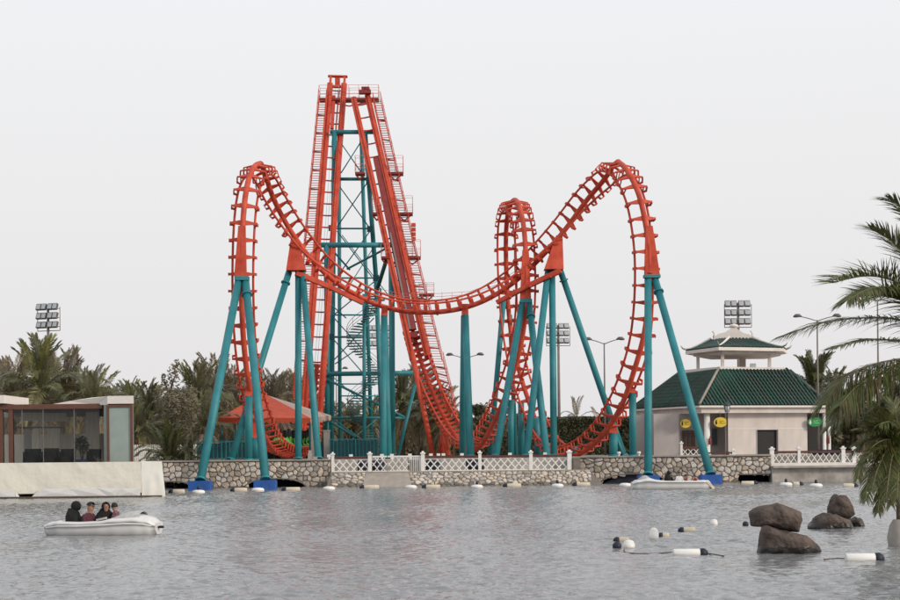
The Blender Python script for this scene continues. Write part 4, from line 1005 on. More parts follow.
# right corner box with frosted glass
zk = W(120, 405, YG).z
bx('frame_post', PX(108.6), PX(111), YG-.45, YG-.25, zf, zk, 'wood_brown', rs); bx('frame_post', PX(132), PX(134.2), YG-.45, YG-.25, zf, zk, 'wood_brown', rs)
bx('frame_rail', PX(111), PX(132), YG-.45, YG-.25, zk-.14, zk, 'wood_brown', rs)
bx('frosted_pane', PX(111), PX(132), YG-.38, YG-.34, zf, zk-.14, 'frosted', rs); bx('frosted_pane', PX(105), PX(108.6), YG-.2, YG-.15, zf, zk, 'frosted', rs)
bxs('side_wall', 133.4, 134.1, YG-.24, YG+8.3, zf, zk, 'frosted', rs); bxs('inner_wall', 104.2, 104.8, YG, YG+6, zf, zk, 'wall_shade', rs)
# glass sheets with thin joints
for a, b2 in ((13.5, 22.4), (22.6, 43.4), (43.6, 74.4), (74.6, 100)): bx('glass_pane', PX(a), PX(b2), YG+.02, YG+.045, zf, zr2, 'glass', rs)
bx('glass_pane', PX(3.5), PX(9), YG+.02, YG+.045, zf, zr2, 'glass', rs)
for px_ in (22.5, 43.5, 74.5): bx('glass_joint', PX(px_-.35), PX(px_+.35), YG+.0, YG+.06, zf, zr2, 'grey_metal', rs)
bx('frame_rail', PX(13.5), PX(64), YG+.1, YG+.2, W(40, 428.3, YG).z, W(40, 426.8, YG).z, 'dark_grey', rs)
# room inside: curtains, pale columns, sofas, plants
YI = YG+5
for a, b2, y0, y1, m in ((21, 44, 412.5, 421, 'curtain'), (44, 66, 413, 421.5, 'curtain'), (33, 39, 427, 452, 'curtain'), (47, 60, 426, 450, 'curtain'), (86, 99, 412, 450, 'curtain'), (74, 76, 413, 430, 'curtain'), (24, 31, 430, 454, 'wall_shade')):
    p, q_ = W(a, y1, YI), W(b2, y0, YI); o = bx('curtain', p.x, q_.x, YI, YI+.1, p.z, q_.z, m, rs)
for a, b2, h_ in ((24, 40, .95), (42, 58, 1.0), (60, 74, .9), (88, 100, .85)):
    x0, x1 = G(a, YG+2.2).x, G(b2, YG+2.2).x; mb = MB().box(((x0+x1)/2, YG+2.2, zf+.25), (x1-x0, .8, .5)).box(((x0+x1)/2, YG+2.5, zf+.5), (x1-x0, .22, h_)).box((x0+.08, YG+2.2, zf+.4), (.16, .8, .8)).box((x1-.08, YG+2.2, zf+.4), (.16, .8, .8))
    tag(mb.build('sofa', 'black'), {24: 'black sofa inside the glass pavilion, leftmost', 42: 'black sofa inside the glass pavilion behind the second pane', 60: 'black sofa inside the glass pavilion left of the potted plant', 88: 'black sofa inside the glass pavilion right of the potted plant'}[a], 'sofa')
def leafcloud(mb, c, rx, ry, rz_, n_, ls, rg, shell=.55):
    for _ in range(n_):
        while True:
            v = Vector((rg.uniform(-1, 1), rg.uniform(-1, 1), rg.uniform(-1, 1)))
            if shell < v.length <= 1 or (v.length <= 1 and rg.random() < .25): break
        p = c+Vector((v.x*rx, v.y*ry, v.z*rz_)); a = Vector((rg.gauss(0, 1), rg.gauss(0, 1), rg.gauss(0, .7))).normalized(); b3 = a.cross(Vector((rg.gauss(0, 1), rg.gauss(0, 1), rg.gauss(0, 1)))).normalized()
        s_ = ls*rg.uniform(.6, 1.4)
        mb.add([p-a*s_, p+b3*s_*.42, p+a*s_, p-b3*s_*.42], [(0, 1, 2, 3)])
rg = random.Random(11)
pt = thing('potted_plant', 'leafy potted plant in a blue pot behind the glass', 'potted plant', G(82, YG+1.0, zf)); c = G(82, YG+1.0, zf)
MB().tube([c, c+Vector((0, 0, .05)), c+Vector((0, 0, .28)), c+Vector((0, 0, .33))], [.24, .26, .38, .40], 14).build('pot', 'blue_paint', pt)
mb = MB()
for dx, dz in ((-.15, 1.15), (.05, 1.3), (.2, 1.1)): mb.tube([c+Vector((dx*.2, 0, .3)), c+Vector((dx*.6, .02, .7)), c+Vector((dx, 0, dz))], [.03, .025, .015], 5)
mb.build('stem', 'bark', pt)
mb = MB(); leafcloud(mb, c+Vector((0, 0, 1.25)), .42, .35, .42, 260, .11, rg, .2); leafcloud(mb, c+Vector((.1, 0, .9)), .3, .3, .3, 90, .10, rg, .2); mb.build('foliage', 'leaf_mid', pt)
c = G(98.5, YG+.8, zf); mb = MB()
for i in range(14): a = rg.uniform(0, 6.28); mb.tube([c, c+Vector((math.cos(a)*.1, math.sin(a)*.1, .25)), c+Vector((math.cos(a)*.35, math.sin(a)*.3, rg.uniform(.3, .6)))], [.012, .01, .003], 4)
tag(mb.build('dry_plant', 'cream'), 'small dry branching plant by the right end of the glass wall', 'plant')
# white canvas screen round the deck
sw = thing('canvas_screen', 'white canvas screen round the floating deck at the left', 'screen', G(80, YS, 0))
def cloth(x0, x1, ztop, zbot, flare, m, nm, nz_=14, nx_=60, amp=.035):
    rows = []
    for j in range(nz_+1):
        t_ = j/nz_; row = []
        for i in range(nx_+1):
            s_ = i/nx_; x = x0+(x1-x0)*s_; z = ztop+(zbot-ztop)*t_
            q = noise.noise(Vector((x*.9+z*.8, z*.5, 3)))*amp*1.2+noise.noise(Vector((x*2.6+z*2.2, z*1.2, 9)))*amp*.5
            row.append(Vector((x+flare*t_*(s_ if flare > 0 else 1), YS+q-abs(flare)*t_*.0-.08*t_, z)))
        rows.append(row)
    front = rows; mb = MB(); mb.quadstrip(front); return mb.build(nm, m, sw)
zt_ = W(80, 462.3, YS).z; x141, x162 = G(141.5, YS).x, G(162, YS).x
cloth(G(-30, YS).x, x141, zt_, .26, 0, 'canvas_white', 'canvas_panel')
rows = []
for j in range(13):
    t_ = j/12; zz = W(150, 461, YS).z+(.02-W(150, 461, YS).z)*t_
    rows.append([Vector((x141+.0+(x162-x141+.18*t_)*i/10, YS-.03+(.5*i/10)*0+noise.noise(Vector((i*.4, j*.3, 5)))*.04, zz-(.03*i/10)*(1-t_))) for i in range(11)])
MB().quadstrip(rows).build('canvas_end', 'canvas_end', sw)
rows = [[Vector(((x162+.18*j/12)*(1+(5*i/4)/YS), YS-.03+5*i/4, W(150, 461, YS).z+(.02-W(150, 461, YS).z)*j/12)) for i in range(5)] for j in range(13)]
MB().quadstrip(rows).build('canvas_side', 'canvas_white', sw)
def flap(pxs, m='canvas_flap'):
    pts = [W(a, b3, YS-.22) for a, b3 in pxs]; k = len(pts); mb = MB(); c = sum(pts, Vector())/k; c.y -= .05
    mb.add(pts+[c], [(i, (i+1) % k, k) for i in range(k)], smooth=False)
    mb.build('canvas_flap', m, sw)
flap([(30, 498.5), (40, 488.8), (69, 488.6), (80, 496)]); flap([(69, 488.6), (96, 487.5), (108, 496.5), (80, 496.5)]); flap([(96, 487.8), (121, 488.5), (116, 496.5), (108, 496.5)]); flap([(121, 488.5), (140, 488), (140.5, 496), (116, 497)])
flap([(-4, 490), (15, 489.5), (20, 497.5), (14, 501.5), (-4, 502)]); flap([(15, 490), (20.5, 499), (14, 501.5)])
bx('deck_edge', G(-30, YS).x, x162, YS-.30, YS-.05, -.25, .10, 'bark', sw)
bxs('deck', -30, 160, YS+.35, YG+9, .2, 1.2, 'dark_grey', sw)

# ------------------------------------------------------------------ vegetation
def frond_mesh(L, rise, droop, nl, ll, wdt, rg, mats, name='frond', hang=.35, dryf=0):
    mb = MB(); pts = []; ns = 9
    for i in range(ns+1):
        t_ = i/ns; pts.append(Vector((L*t_*(1-.18*t_*t_), 0, L*(rise*t_-droop*t_**2.2))))
    mb.tube(pts, [.035*(1-i/ns*.8) for i in range(ns+1)], 4, mi=1)
    for i in range(nl):
        t_ = .12+.88*(i+.5)/nl; q = t_*ns; k = min(int(q), ns-1); p = pts[k].lerp(pts[k+1], q-k); T = (pts[k+1]-pts[k]).normalized()
        lf = ll*(.45+.55*math.sin(min(1, t_*1.25)*math.pi*.80+.35))*rg.uniform(.85, 1.1)
        for s in (-1, 1):
            ang = R(58-26*t_)+rg.uniform(-.12, .12); side = Vector((0, s, 0)); upv = T.cross(side)*s
            d_ = (T*math.cos(ang)+side*math.sin(ang)+Vector((0, 0, 1))*rg.uniform(-.05, .25)).normalized()
            tp_ = (T-d_*T.dot(d_)).normalized(); wv = (tp_*.75+d_.cross(Vector((0, 0, 1))).normalized()*.55*s).normalized()*wdt
            m_ = p+d_*lf*.5+Vector((0, 0, -hang*lf*.10)); e_ = p+d_*lf*.95+Vector((0, 0, -hang*lf*.55))
            mb.add([p, m_+wv*.6, e_, m_-wv*.6], [(0, 1, 2, 3)], 0)
    return mb.mesh(name, mats)
rg = random.Random(5)
FM = {}
for nm, mt_ in (('g', 'frond_green'), ('o', 'frond_olive'), ('d', 'frond_deep')):
    FM[nm] = [frond_mesh(3.4, .95, .42, 54, .66, .052, rg, [mt_, 'palm_rib']), frond_mesh(3.7, .75, .72, 56, .70, .052, rg, [mt_, 'palm_rib']), frond_mesh(3.4, .35, .88, 52, .70, .054, rg, [mt_, 'palm_rib']), frond_mesh(3.2, .05, .95, 40, .62, .058, rg, ['frond_dry', 'palm_rib'])]
palm_i = [0]
def palm(px_, top_py, Y, label, kind='g', nf=40, sc=1.0, lean=0, z0=LAND, group='date palms behind the coaster and promenade', name='date_palm', dry=.18):
    rg = random.Random(100+palm_i[0]); palm_i[0] += 1
    tp = W(px_, top_py, Y); base = Vector((tp.x+lean, Y, z0)); crown_z = tp.z-2.9*sc*1.0
    rt = thing(name, label, 'palm tree', base, group); c = Vector((tp.x, Y, crown_z))
    h = crown_z-z0
    if h > .3:
        m_ = 10; pts = [base.lerp(c, i/m_) for i in range(m_+1)]; rr = []
        tb = MB()
        k = max(6, int(h/.35)); ptz = []; rs_ = []
        for i in range(k):
            p = base.lerp(c, i/k); ptz += [p, base.lerp(c, (i+.85)/k)]; rs_ += [.20*sc, .25*sc]
        tb.tube(ptz, rs_, 9); tb.tube([c-Vector((0, 0, .5)), c-Vector((0, 0, .1)), c+Vector((0, 0, .25))], [.28*sc, .42*sc, .2*sc], 9); tb.build('trunk', 'trunk', rt)
    for i in range(nf):
        t_ = (i+.5)/nf; az = i*2.39996+rg.uniform(-.25, .25)
        # t_ 0 = upright centre, 1 = hanging skirt
        if t_ > 1-dry: me = FM[kind][3]; el = R(-20-rg.uniform(0, 30))
        elif t_ < .35: me = FM[kind][0]; el = R(48-60*t_)+rg.uniform(-.1, .1)
        elif t_ < .65: me = FM[kind][1]; el = R(22-30*(t_-.35)/.3)+rg.uniform(-.12, .12)
        else: me = FM[kind][2]; el = R(5-28*(t_-.65)/.3)+rg.uniform(-.12, .12)
        s_ = sc*rg.uniform(.82, 1.1)
        mtx = Matrix.Translation(c) @ Matrix.Rotation(az, 4, 'Z') @ Matrix.Rotation(-el, 4, 'Y') @ Matrix.Rotation(rg.uniform(-.5, .5), 4, 'X') @ Matrix.Scale(s_, 4)
        inst('frond', me, mtx, rt)
    return rt
PL = [(-8, 366, 150, 'o', 1.1), (14, 358, 138, 'o', 1.15), (40, 342, 128, 'g', 1.35), (66, 356, 132, 'o', 1.2), (93, 372, 125, 'g', .95), (84, 378, 150, 'o', 1.0), (116, 388, 175, 'o', 1.0), (131, 384, 172, 'g', 1.0), (149, 386, 160, 'g', 1.05), (158, 396, 185, 'o', 1.0),
      (196, 366, 158, 'g', 1.25), (212, 360, 164, 'o', 1.3), (232, 372, 170, 'o', 1.2), (250, 380, 180, 'o', 1.1), (272, 376, 172, 'o', 1.15), (292, 378, 178, 'o', 1.2), (312, 392, 190, 'g', 1.1), (330, 404, 196, 'g', 1.0), (352, 404, 200, 'o', 1.0), (372, 402, 198, 'g', 1.0), (402, 376, 178, 'g', 1.15), (420, 372, 182, 'o', 1.2), (436, 388, 176, 'g', 1.15),
      (446, 398, 172, 'g', 1.0), (136, 402, 130, 'g', .9), (205, 396, 142, 'g', 1.0), (185, 400, 150, 'o', 1.0)]
PLAB = ['leafy date palm cut by the left edge of the photo', 'pale date palm left of the tall palm beside the left floodlight mast', 'tallest date palm, directly below the left floodlight mast', 'date palm just right of the left floodlight pole', 'short spiky palm above the white roof wedge of the glass pavilion',
 'date palm between the floodlight pole and the short spiky palm', 'small far palm above the right end of the glass pavilion roof', 'far palm above the frosted corner of the glass pavilion', 'green palm just left of the slender grey tree', 'far palm right behind the slender grey tree',
 'broad palm just right of the grey bushy tree', 'tall olive palm crossed by the first teal leg', 'palm between the two leftmost teal legs', 'palm right behind the left hoop of the track', 'palm above the peak of the red canopy', 'palm above the pale side of the red canopy', 'palm crossed by the left spike near its foot',
 'low palm left of the lattice tower', 'low palm behind the left legs of the lattice tower', 'low palm behind the spiral stair', 'palm just left of the foot of the right spike', 'palm seen through the right spike near its foot', 'palm just right of the right spike', 'lowest palm right of the right spike stairs',
 'near palm beside the frosted corner of the glass pavilion', 'low palm behind the first teal leg above the teal fence', 'palm between the grey bushy tree and the first teal leg']
for i, (px_, ty, Y_, kd, s_) in enumerate(PL):
    palm(px_, ty, Y_, PLAB[i], kd, 54 if s_ > 1.1 else 44, s_)
palm(577, 398, 195, 'small palm poking above the trimmed hedge', 'o', 12, .85, dry=.0, group='palms above the hedge'); palm(600, 408, 198, 'lower small palm above the hedge near the lamp', 'o', 9, .8, dry=0, group='palms above the hedge')
palm(813, 356, 172, 'bushy palm above the right end of the green roof', 'd', 64, 1.25); palm(836, 372, 178, 'bushy palm behind the hanging fronds at the right', 'g', 40, 1.0); palm(862, 384, 170, 'palm behind the hanging fronds by the lantern', 'g', 40, 1.1); palm(895, 385, 172, 'palm behind the fronds at the right edge', 'g', 40, 1.1)
palm(170, 428, 119.8, 'low shrubby palm on the promenade left of the coaster', 'd', 70, .92, group='low palms on the promenade', name='low_palm'); palm(188, 441, 121, 'small low palm beside the shrubby palm on the promenade', 'd', 40, .62, group='low palms on the promenade', name='low_palm')

def tree(px_, top_py, Y, wpx, label, m='leaf_mid', n_=2600, ls=.17, z0=LAND, fill=1.0, name='broadleaf_tree', seed=0):
    rg = random.Random(500+seed+int(px_)); tp = W(px_, top_py, Y); b0 = Vector((tp.x, Y, z0)); H_ = tp.z-z0; wd = wpx/F*Y/2
    rt = thing(name, label, 'tree', b0); tb = MB(); tb.tube([b0, b0+Vector((.1, 0, H_*.35)), b0+Vector((0, 0, H_*.8))], [.22, .16, .05], 8); ends = []
    for i in range(9):
        a = rg.uniform(0, 6.28); z = H_*rg.uniform(.22, .75); e_ = b0+Vector((math.cos(a)*wd*.7, math.sin(a)*wd*.7, min(H_*.92, z+H_*rg.uniform(.1, .25)))); tb.tube([b0+Vector((0, 0, z)), b0.lerp(e_, .5)+Vector((0, 0, z*.5)), e_], [.08, .05, .02], 5); ends.append(e_)
    tb.build('trunk', 'bark', rt)
    mb = MB(); k = 16
    for i in range(k):
        if i < 9: c = ends[i]
        else: a = rg.uniform(0, 6.28); t_ = rg.random(); r_ = wd*(1-t_)*rg.uniform(.1, .75)+.1; c = b0+Vector((math.cos(a)*r_, math.sin(a)*r_, H_*(.25+.68*t_)))
        leafcloud(mb, c, wd*rg.uniform(.3, .5), wd*rg.uniform(.3, .5), H_*rg.uniform(.09, .16), int(n_*fill/k), ls, rg, .35)
    mb.build('crown', m, rt); return rt
tree(171, 363, 135, 20, 'tall slender grey-green tree standing before the palm grove', 'leaf_grey', 1500, .14)
tree(175, 385, 131, 44, 'wide grey-green bushy tree left of the first teal leg', 'leaf_grey', 3800, .13, seed=3)
tree(478, 402, 196, 26, 'small tree above the shrubs behind the loop', 'leaf_mid', 1600, .2)
tree(850, 398, 160, 60, 'dark broad tree behind the right quay', 'leaf_dark', 4000, .22); tree(888, 400, 156, 60, 'dark broad tree at the right edge behind the lantern', 'leaf_dark', 4000, .22)
tree(826, 410, 155, 30, 'dark tree between the pavilion and the right quay', 'leaf_dark', 2200, .2)
def bush_belt(px0, px1, top0, top1, Y, dep, m, label, name, n_, ls=.22, wav=.5, cat='hedge', kindstuff=False, core=True, parts=True):
    rg = random.Random(int(px0*3+Y)); a, b2 = G(px0, Y), G(px1, Y); rt = thing(name, label, cat, (a+b2)/2)
    z0_, z1_ = W(px0, top0, Y).z, W(px1, top1, Y).z
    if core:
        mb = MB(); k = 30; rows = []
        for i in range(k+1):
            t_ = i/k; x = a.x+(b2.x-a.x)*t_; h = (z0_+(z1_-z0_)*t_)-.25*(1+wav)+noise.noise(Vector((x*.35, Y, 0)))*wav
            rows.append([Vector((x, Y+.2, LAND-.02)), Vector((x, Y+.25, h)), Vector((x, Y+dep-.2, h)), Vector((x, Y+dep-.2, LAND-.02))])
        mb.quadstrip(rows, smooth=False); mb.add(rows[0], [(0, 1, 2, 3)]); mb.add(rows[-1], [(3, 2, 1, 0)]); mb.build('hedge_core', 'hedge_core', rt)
    mb = MB()
    for _ in range(n_):
        t_ = rg.random(); x = a.x+(b2.x-a.x)*t_; hz = (z0_+(z1_-z0_)*t_)+noise.noise(Vector((x*.35, Y, 0)))*wav-.1
        if rg.random() < .8: z = rg.uniform(LAND, hz); y = Y+rg.uniform(-.15, .25)+noise.noise(Vector((x*.8, z*.8, 0)))*.25
        else: z = hz+rg.uniform(-.3, .12); y = Y+rg.uniform(0, dep)
        p = Vector((x, y, z)); u_ = Vector((rg.gauss(0, 1), rg.gauss(0, .6), rg.gauss(0, 1))).normalized(); v_ = u_.cross(Vector((rg.gauss(0, .6), rg.gauss(0, 1), rg.gauss(0, .6)))).normalized(); s_ = ls*rg.uniform(.5, 1.3)
        mb.add([p-u_*s_, p+v_*s_*.45, p+u_*s_, p-v_*s_*.45], [(0, 1, 2, 3)])
    stuff(mb.build('foliage', m, rt)); return rt
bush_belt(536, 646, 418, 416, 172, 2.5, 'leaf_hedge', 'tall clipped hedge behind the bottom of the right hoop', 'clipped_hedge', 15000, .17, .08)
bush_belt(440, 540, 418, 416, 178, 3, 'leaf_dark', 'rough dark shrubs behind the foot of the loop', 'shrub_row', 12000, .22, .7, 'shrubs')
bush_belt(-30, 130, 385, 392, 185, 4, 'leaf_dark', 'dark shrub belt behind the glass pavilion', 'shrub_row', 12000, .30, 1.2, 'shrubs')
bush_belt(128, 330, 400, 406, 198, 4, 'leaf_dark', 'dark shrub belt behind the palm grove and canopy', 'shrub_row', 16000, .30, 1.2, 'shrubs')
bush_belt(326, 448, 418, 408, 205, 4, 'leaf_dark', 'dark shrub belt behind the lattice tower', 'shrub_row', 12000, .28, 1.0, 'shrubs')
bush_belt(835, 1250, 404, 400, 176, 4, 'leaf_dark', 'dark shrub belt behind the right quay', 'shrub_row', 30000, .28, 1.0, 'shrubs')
# white picket fence behind the low palms
wf = thing('picket_fence', 'white picket fence behind the low palms left of the coaster', 'fence', G(165, 126))
a, b2 = G(134, 126), G(196, 126); k = 34; me = MB().box((0, 0, .6), (.10, .04, 1.2)).add([(-.05, -.02, 1.2), (.05, -.02, 1.2), (0, -.02, 1.28), (-.05, .02, 1.2), (.05, .02, 1.2), (0, .02, 1.28)], [(0, 1, 2), (3, 5, 4), (0, 2, 5, 3), (1, 4, 5, 2)]).mesh('picket', 'white_paint')
for i in range(k): inst('picket', me, Matrix.Translation((a.x+(b2.x-a.x)*i/(k-1), 126, LAND)), wf)
for z in (.3, .95): MB().box(((a.x+b2.x)/2, 126.05, LAND+z), (b2.x-a.x, .05, .1)).build('fence_rail', 'white_paint', wf)

# near palms at the right edge: fronds follow their own arcs from a crown
def near_frond(px_pts, Y0, Y1, nl, ll, parent, m='palm_near', down=.8, spread=.9, seed=0, wd=.022, dryness=.1, upl=.25):
    rg = random.Random(seed); k = len(px_pts); ctl = [W(a, b3, Y0+(Y1-Y0)*i/(k-1)) for i, (a, b3) in enumerate(px_pts)]
    P_ = catmull(ctl, 10); mb = MB(); n_ = len(P_); mb.tube(P_, [.030*(1-.85*i/(n_-1))+.004 for i in range(n_)], 6, mi=1)
    for i in range(nl):
        t_ = .10+.90*(i+.5)/nl; q = t_*(n_-1); j = min(int(q), n_-2); p = P_[j].lerp(P_[j+1], q-j); T = (P_[j+1]-P_[j]).normalized()
        side = T.cross(Vector((0, 0, 1))).normalized(); lf = ll*(.55+.45*math.sin(math.pi*min(1, .25+t_*.72)))*rg.uniform(.85, 1.12)*(1 if t_ < .9 else .75)
        for s in (-1, 1):
            if rg.random() < .04: continue
            d0 = (T*(rg.uniform(.45, .75)+1.1*max(0, t_-.55))+side*s*spread*rg.uniform(.6, 1)+Vector((0, 0, upl*rg.uniform(.3, 1.2)))).normalized(); pts = [p]; d_ = d0
            for q3 in range(4):
                d_ = (d_+Vector((0, 0, -down*.34*rg.uniform(.7, 1.3)))).normalized(); pts.append(pts[-1]+d_*lf/4)
            wv0 = (T-d0*T.dot(d0)).normalized(); wv0 = (wv0+Vector((rg.uniform(-.3, .3), rg.uniform(-.5, .5), rg.uniform(-.3, .3)))).normalized()
            rows = []
            for q3, p3 in enumerate(pts): w_ = wd*(.7, 1.0, .9, .6, .08)[q3]; rows.append([p3-wv0*w_, p3+wv0*w_])
            mb.quadstrip(rows, mi=2 if rg.random() < dryness else 0)
    mb.build('frond', [m, 'palm_rib', 'palm_near_dry'], parent, base=False)
tp = thing('coconut_palm', 'tall coconut palm reaching in from the right edge', 'palm tree', G(985, 46, -.2))
def P(*a): return a
near_frond([(960, 348), (925, 328), (895, 319), (860, 318), (822, 323), (785, 335)], 46, 44.6, 162, 1.12, tp, seed=1, down=0.46, wd=.0165)
near_frond([(960, 345), (935, 310), (900, 284), (868, 276), (832, 283)], 46, 44, 139, 1.23, tp, seed=2, down=0.22, wd=.0165, upl=.6, spread=1.0)
near_frond([(960, 340), (935, 295), (910, 262), (890, 240), (871, 229)], 46, 45, 126, 0.98, tp, seed=3, down=0.31, wd=.0165, upl=.5)
near_frond([(960, 335), (935, 270), (915, 225), (900, 206), (889, 199)], 46, 45.5, 116, 0.86, tp, seed=4, down=0.31, wd=.0165)
near_frond([(960, 352), (930, 346), (900, 341), (868, 340), (833, 348)], 46, 43.5, 139, 0.86, tp, seed=5, down=0.31, wd=.0165)
near_frond([(965, 360), (930, 357), (900, 359), (868, 366), (842, 380), (826, 402)], 45.5, 43.8, 196, 1.49, tp, m='palm_near', seed=6, down=0.85, wd=.0165, dryness=.32)
near_frond([(965, 362), (925, 366), (890, 378), (858, 400), (832, 425)], 45.5, 44.4, 196, 1.25, tp, seed=7, down=0.50, wd=.0165, dryness=.15)
near_frond([(962, 345), (940, 320), (918, 300), (895, 293), (866, 300)], 46.5, 47.5, 126, 1.10, tp, seed=8, down=0.37, wd=.0165)
near_frond([(965, 362), (935, 372), (905, 388), (882, 405)], 45.5, 45, 126, 1.10, tp, seed=9, down=0.50, wd=.0165, dryness=.15)
near_frond([(965, 361), (925, 360), (890, 368), (860, 384), (840, 405)], 45.2, 43.2, 138, 1.49, tp, seed=21, down=0.94, wd=.0165, dryness=.28)
near_frond([(965, 362), (930, 372), (900, 390), (876, 412)], 45.8, 44.8, 126, 1.17, tp, seed=22, down=0.56, wd=.028, dryness=.15)
near_frond([(960, 346), (930, 315), (900, 290), (872, 288), (848, 300)], 46, 43, 114, 1.25, tp, seed=23, down=0.50, wd=.028, upl=.2)
near_frond([(963, 350), (930, 318), (905, 302), (884, 296), (866, 296)], 46, 44.5, 103, 1.17, tp, seed=24, down=0.25, wd=.028, upl=.6)
for i, e_ in enumerate(([(1010, 330), (1050, 322), (1090, 338)], [(1005, 315), (1030, 285), (1065, 270)], [(1008, 345), (1040, 360), (1065, 400)], [(985, 320), (990, 280), (1010, 250)])):
    near_frond([(970, 350)]+e_, 46, 46+.8*(i-1.5), 70, .95, tp, seed=60+i, down=.6, wd=.0165, dryness=.15)
q = [G(985, 46, -.3), W(978, 450, 46), W(965, 350, 46)]; MB().tube(catmull(q, 8), [.17]*16+[.14], 12).build('trunk', 'trunk', tp)
lp = thing('young_palm', 'small palm growing from a pale pot at the right edge of the lake', 'palm tree', G(899, 42, .0), None)
cr = (901, 452)
for i, (pts, yy) in enumerate((([cr, (890, 432), (878, 426), (866, 432)], 41.5), ([cr, (892, 440), (876, 444), (862, 462), (858, 478)], 41.2), ([cr, (888, 446), (874, 460), (867, 485), (866, 500)], 41.3), ([cr, (894, 450), (884, 470), (880, 495), (878, 512)], 41.4),
                               ([cr, (897, 425), (893, 412), (886, 408)], 42.5), ([cr, (905, 425), (908, 410), (915, 402)], 42), ([cr, (915, 440), (930, 445), (942, 465)], 42), ([cr, (893, 455), (889, 475), (886, 500)], 41.0), ([cr, (884, 436), (868, 440), (852, 452)], 42.8),
                               ([cr, (890, 442), (880, 452), (872, 470)], 42), ([cr, (895, 436), (882, 420), (868, 418)], 43), ([cr, (899, 460), (898, 480), (897, 498)], 40.8), ([cr, (912, 450), (918, 470), (920, 490)], 41.5), ([cr, (886, 430), (872, 432), (860, 444)], 41.8), ([cr, (889, 448), (878, 468), (872, 490)], 41.1), ([cr, (892, 428), (882, 416), (872, 412)], 42.2), ([cr, (896, 456), (892, 478), (891, 505)], 41.0), ([cr, (884, 442), (870, 450), (860, 466)], 41.6), ([cr, (896, 430), (890, 422), (880, 424)], 41.2), ([cr, (888, 452), (882, 476), (880, 500)], 42.4))):
    near_frond(list(pts), 42, yy, 46, .48, lp, seed=40+i, down=.8, wd=.0165, dryness=.12)
for i, pts in enumerate(([cr, (884, 424), (868, 414)], [cr, (880, 430), (858, 430)], [cr, (882, 438), (855, 446)], [cr, (888, 422), (874, 405)], [cr, (893, 418), (884, 400)], [cr, (882, 446), (862, 462)], [cr, (886, 434), (864, 422)], [cr, (890, 430), (872, 424)], [cr, (888, 442), (868, 454)], [cr, (897, 420), (894, 402)])):
    near_frond(list(pts), 42, 41.2+.25*(i % 5), 80, .42, lp, seed=90+i, down=.35, wd=.0095, dryness=.12, upl=.5, spread=.8)
MB().tube([G(899.5, 42, .1), W(899, 500, 42), W(901, 450, 42)], [.075, .07, .09], 10).build('trunk', 'trunk', lp)
c = G(899.5, 42, -.3); MB().tube([c+Vector((0, 0, z)) for z in (0, .2, .5, .8, .95)], [.2, .26, .30, .24, .15], 14).build('pot', 'pot_pale', lp)

# ------------------------------------------------------------------ rocks
def rock(name, label, outline, Y, dep, seed, wet=True, sub=5, par=None):
    """outline in photo pixels gives the silhouette at depth Y; real thickness dep"""
    pts = [W(a, b3, Y) for a, b3 in outline]; c = sum(pts, Vector())/len(pts); k = len(pts)
    bm = bmesh.new(); bmesh.ops.create_icosphere(bm, subdivisions=sub, radius=1); 
    ang = sorted([(math.atan2(p.z-c.z, p.x-c.x), (p-c).length) for p in pts])
    def rad(a):
        for i in range(k):
            a0, r0 = ang[i]; a1, r1 = ang[(i+1) % k]
            if i == k-1: a1 += 2*math.pi
            aa = a if a >= ang[0][0] else a+2*math.pi
            if a0 <= aa <= a1:
                # chord interpolation keeps flat facets
                x0, y0, x1, y1 = r0*math.cos(a0), r0*math.sin(a0), r1*math.cos(a1), r1*math.sin(a1); ca, sa = math.cos(aa), math.sin(aa)
                den = ca*(y1-y0)-sa*(x1-x0)
                return (x0*(y1-y0)-y0*(x1-x0))/den if abs(den) > 1e-6 else r0
        return 1
    for v in bm.verts:
        d_ = v.co.normalized(); a = math.atan2(d_.z, d_.x); h = math.hypot(d_.x, d_.z); h2 = h**.72 if h > 0 else 0
        r_ = rad(a); co = Vector((math.cos(a)*r_*h2, d_.y*dep*(abs(d_.y)**-.15 if abs(d_.y) > .05 else 1), math.sin(a)*r_*h2))
        nz = noise.noise(co*1.6+Vector((seed, 0, 0)))*.07+noise.noise(co*4+Vector((seed, 0, 0)))*.028+noise.noise(co*11+Vector((seed, 0, 0)))*.012-max(0, .10-abs(noise.noise(co*1.9+Vector((0, seed, 3)))))*.32
        co += d_*nz
        v.co = co
    me = bpy.data.meshes.new(name); bm.to_mesh(me); bm.free(); me.materials.append(M['rock']); me.materials.append(M['rock_wet'])
    lo = min(v.co.z for v in me.vertices)
    for p in me.polygons:
        p.use_smooth = True
        if wet and (c.z+p.center.z) < .15+.06*noise.noise(p.center*3): p.material_index = 1
    o = bpy.data.objects.new(name, me); COL.objects.link(o); o.location = c; tag(o, label, 'rock'); return o
rock('rock', 'large brown boulder balanced on top of the left rock pile', [(749, 512), (757, 507), (777, 502), (785, 503), (801, 512), (802, 520), (799, 533), (785, 532), (768, 526), (752, 527)], 39.9, .52, 1)
rock('rock', 'dark boulder underneath at the base of the left rock pile', [(759, 527), (763, 523), (775, 528), (790, 533), (806, 535), (817, 545), (820, 552), (810, 560), (780, 562), (758, 560), (758, 540)], 39.6, .50, 2)
rock('rock', 'rounded boulder standing on top of the right rock pile', [(827, 506), (831, 497), (836, 494), (846, 497), (853, 506), (854, 514), (848, 520), (836, 521), (827, 514)], 51.6, .42, 5)
rock('rock', 'flat wet rock under the left side of the right rock pile', [(808, 527), (814, 519), (824, 513), (836, 513), (850, 520), (853, 530), (835, 536), (812, 534)], 51.2, .5, 6)
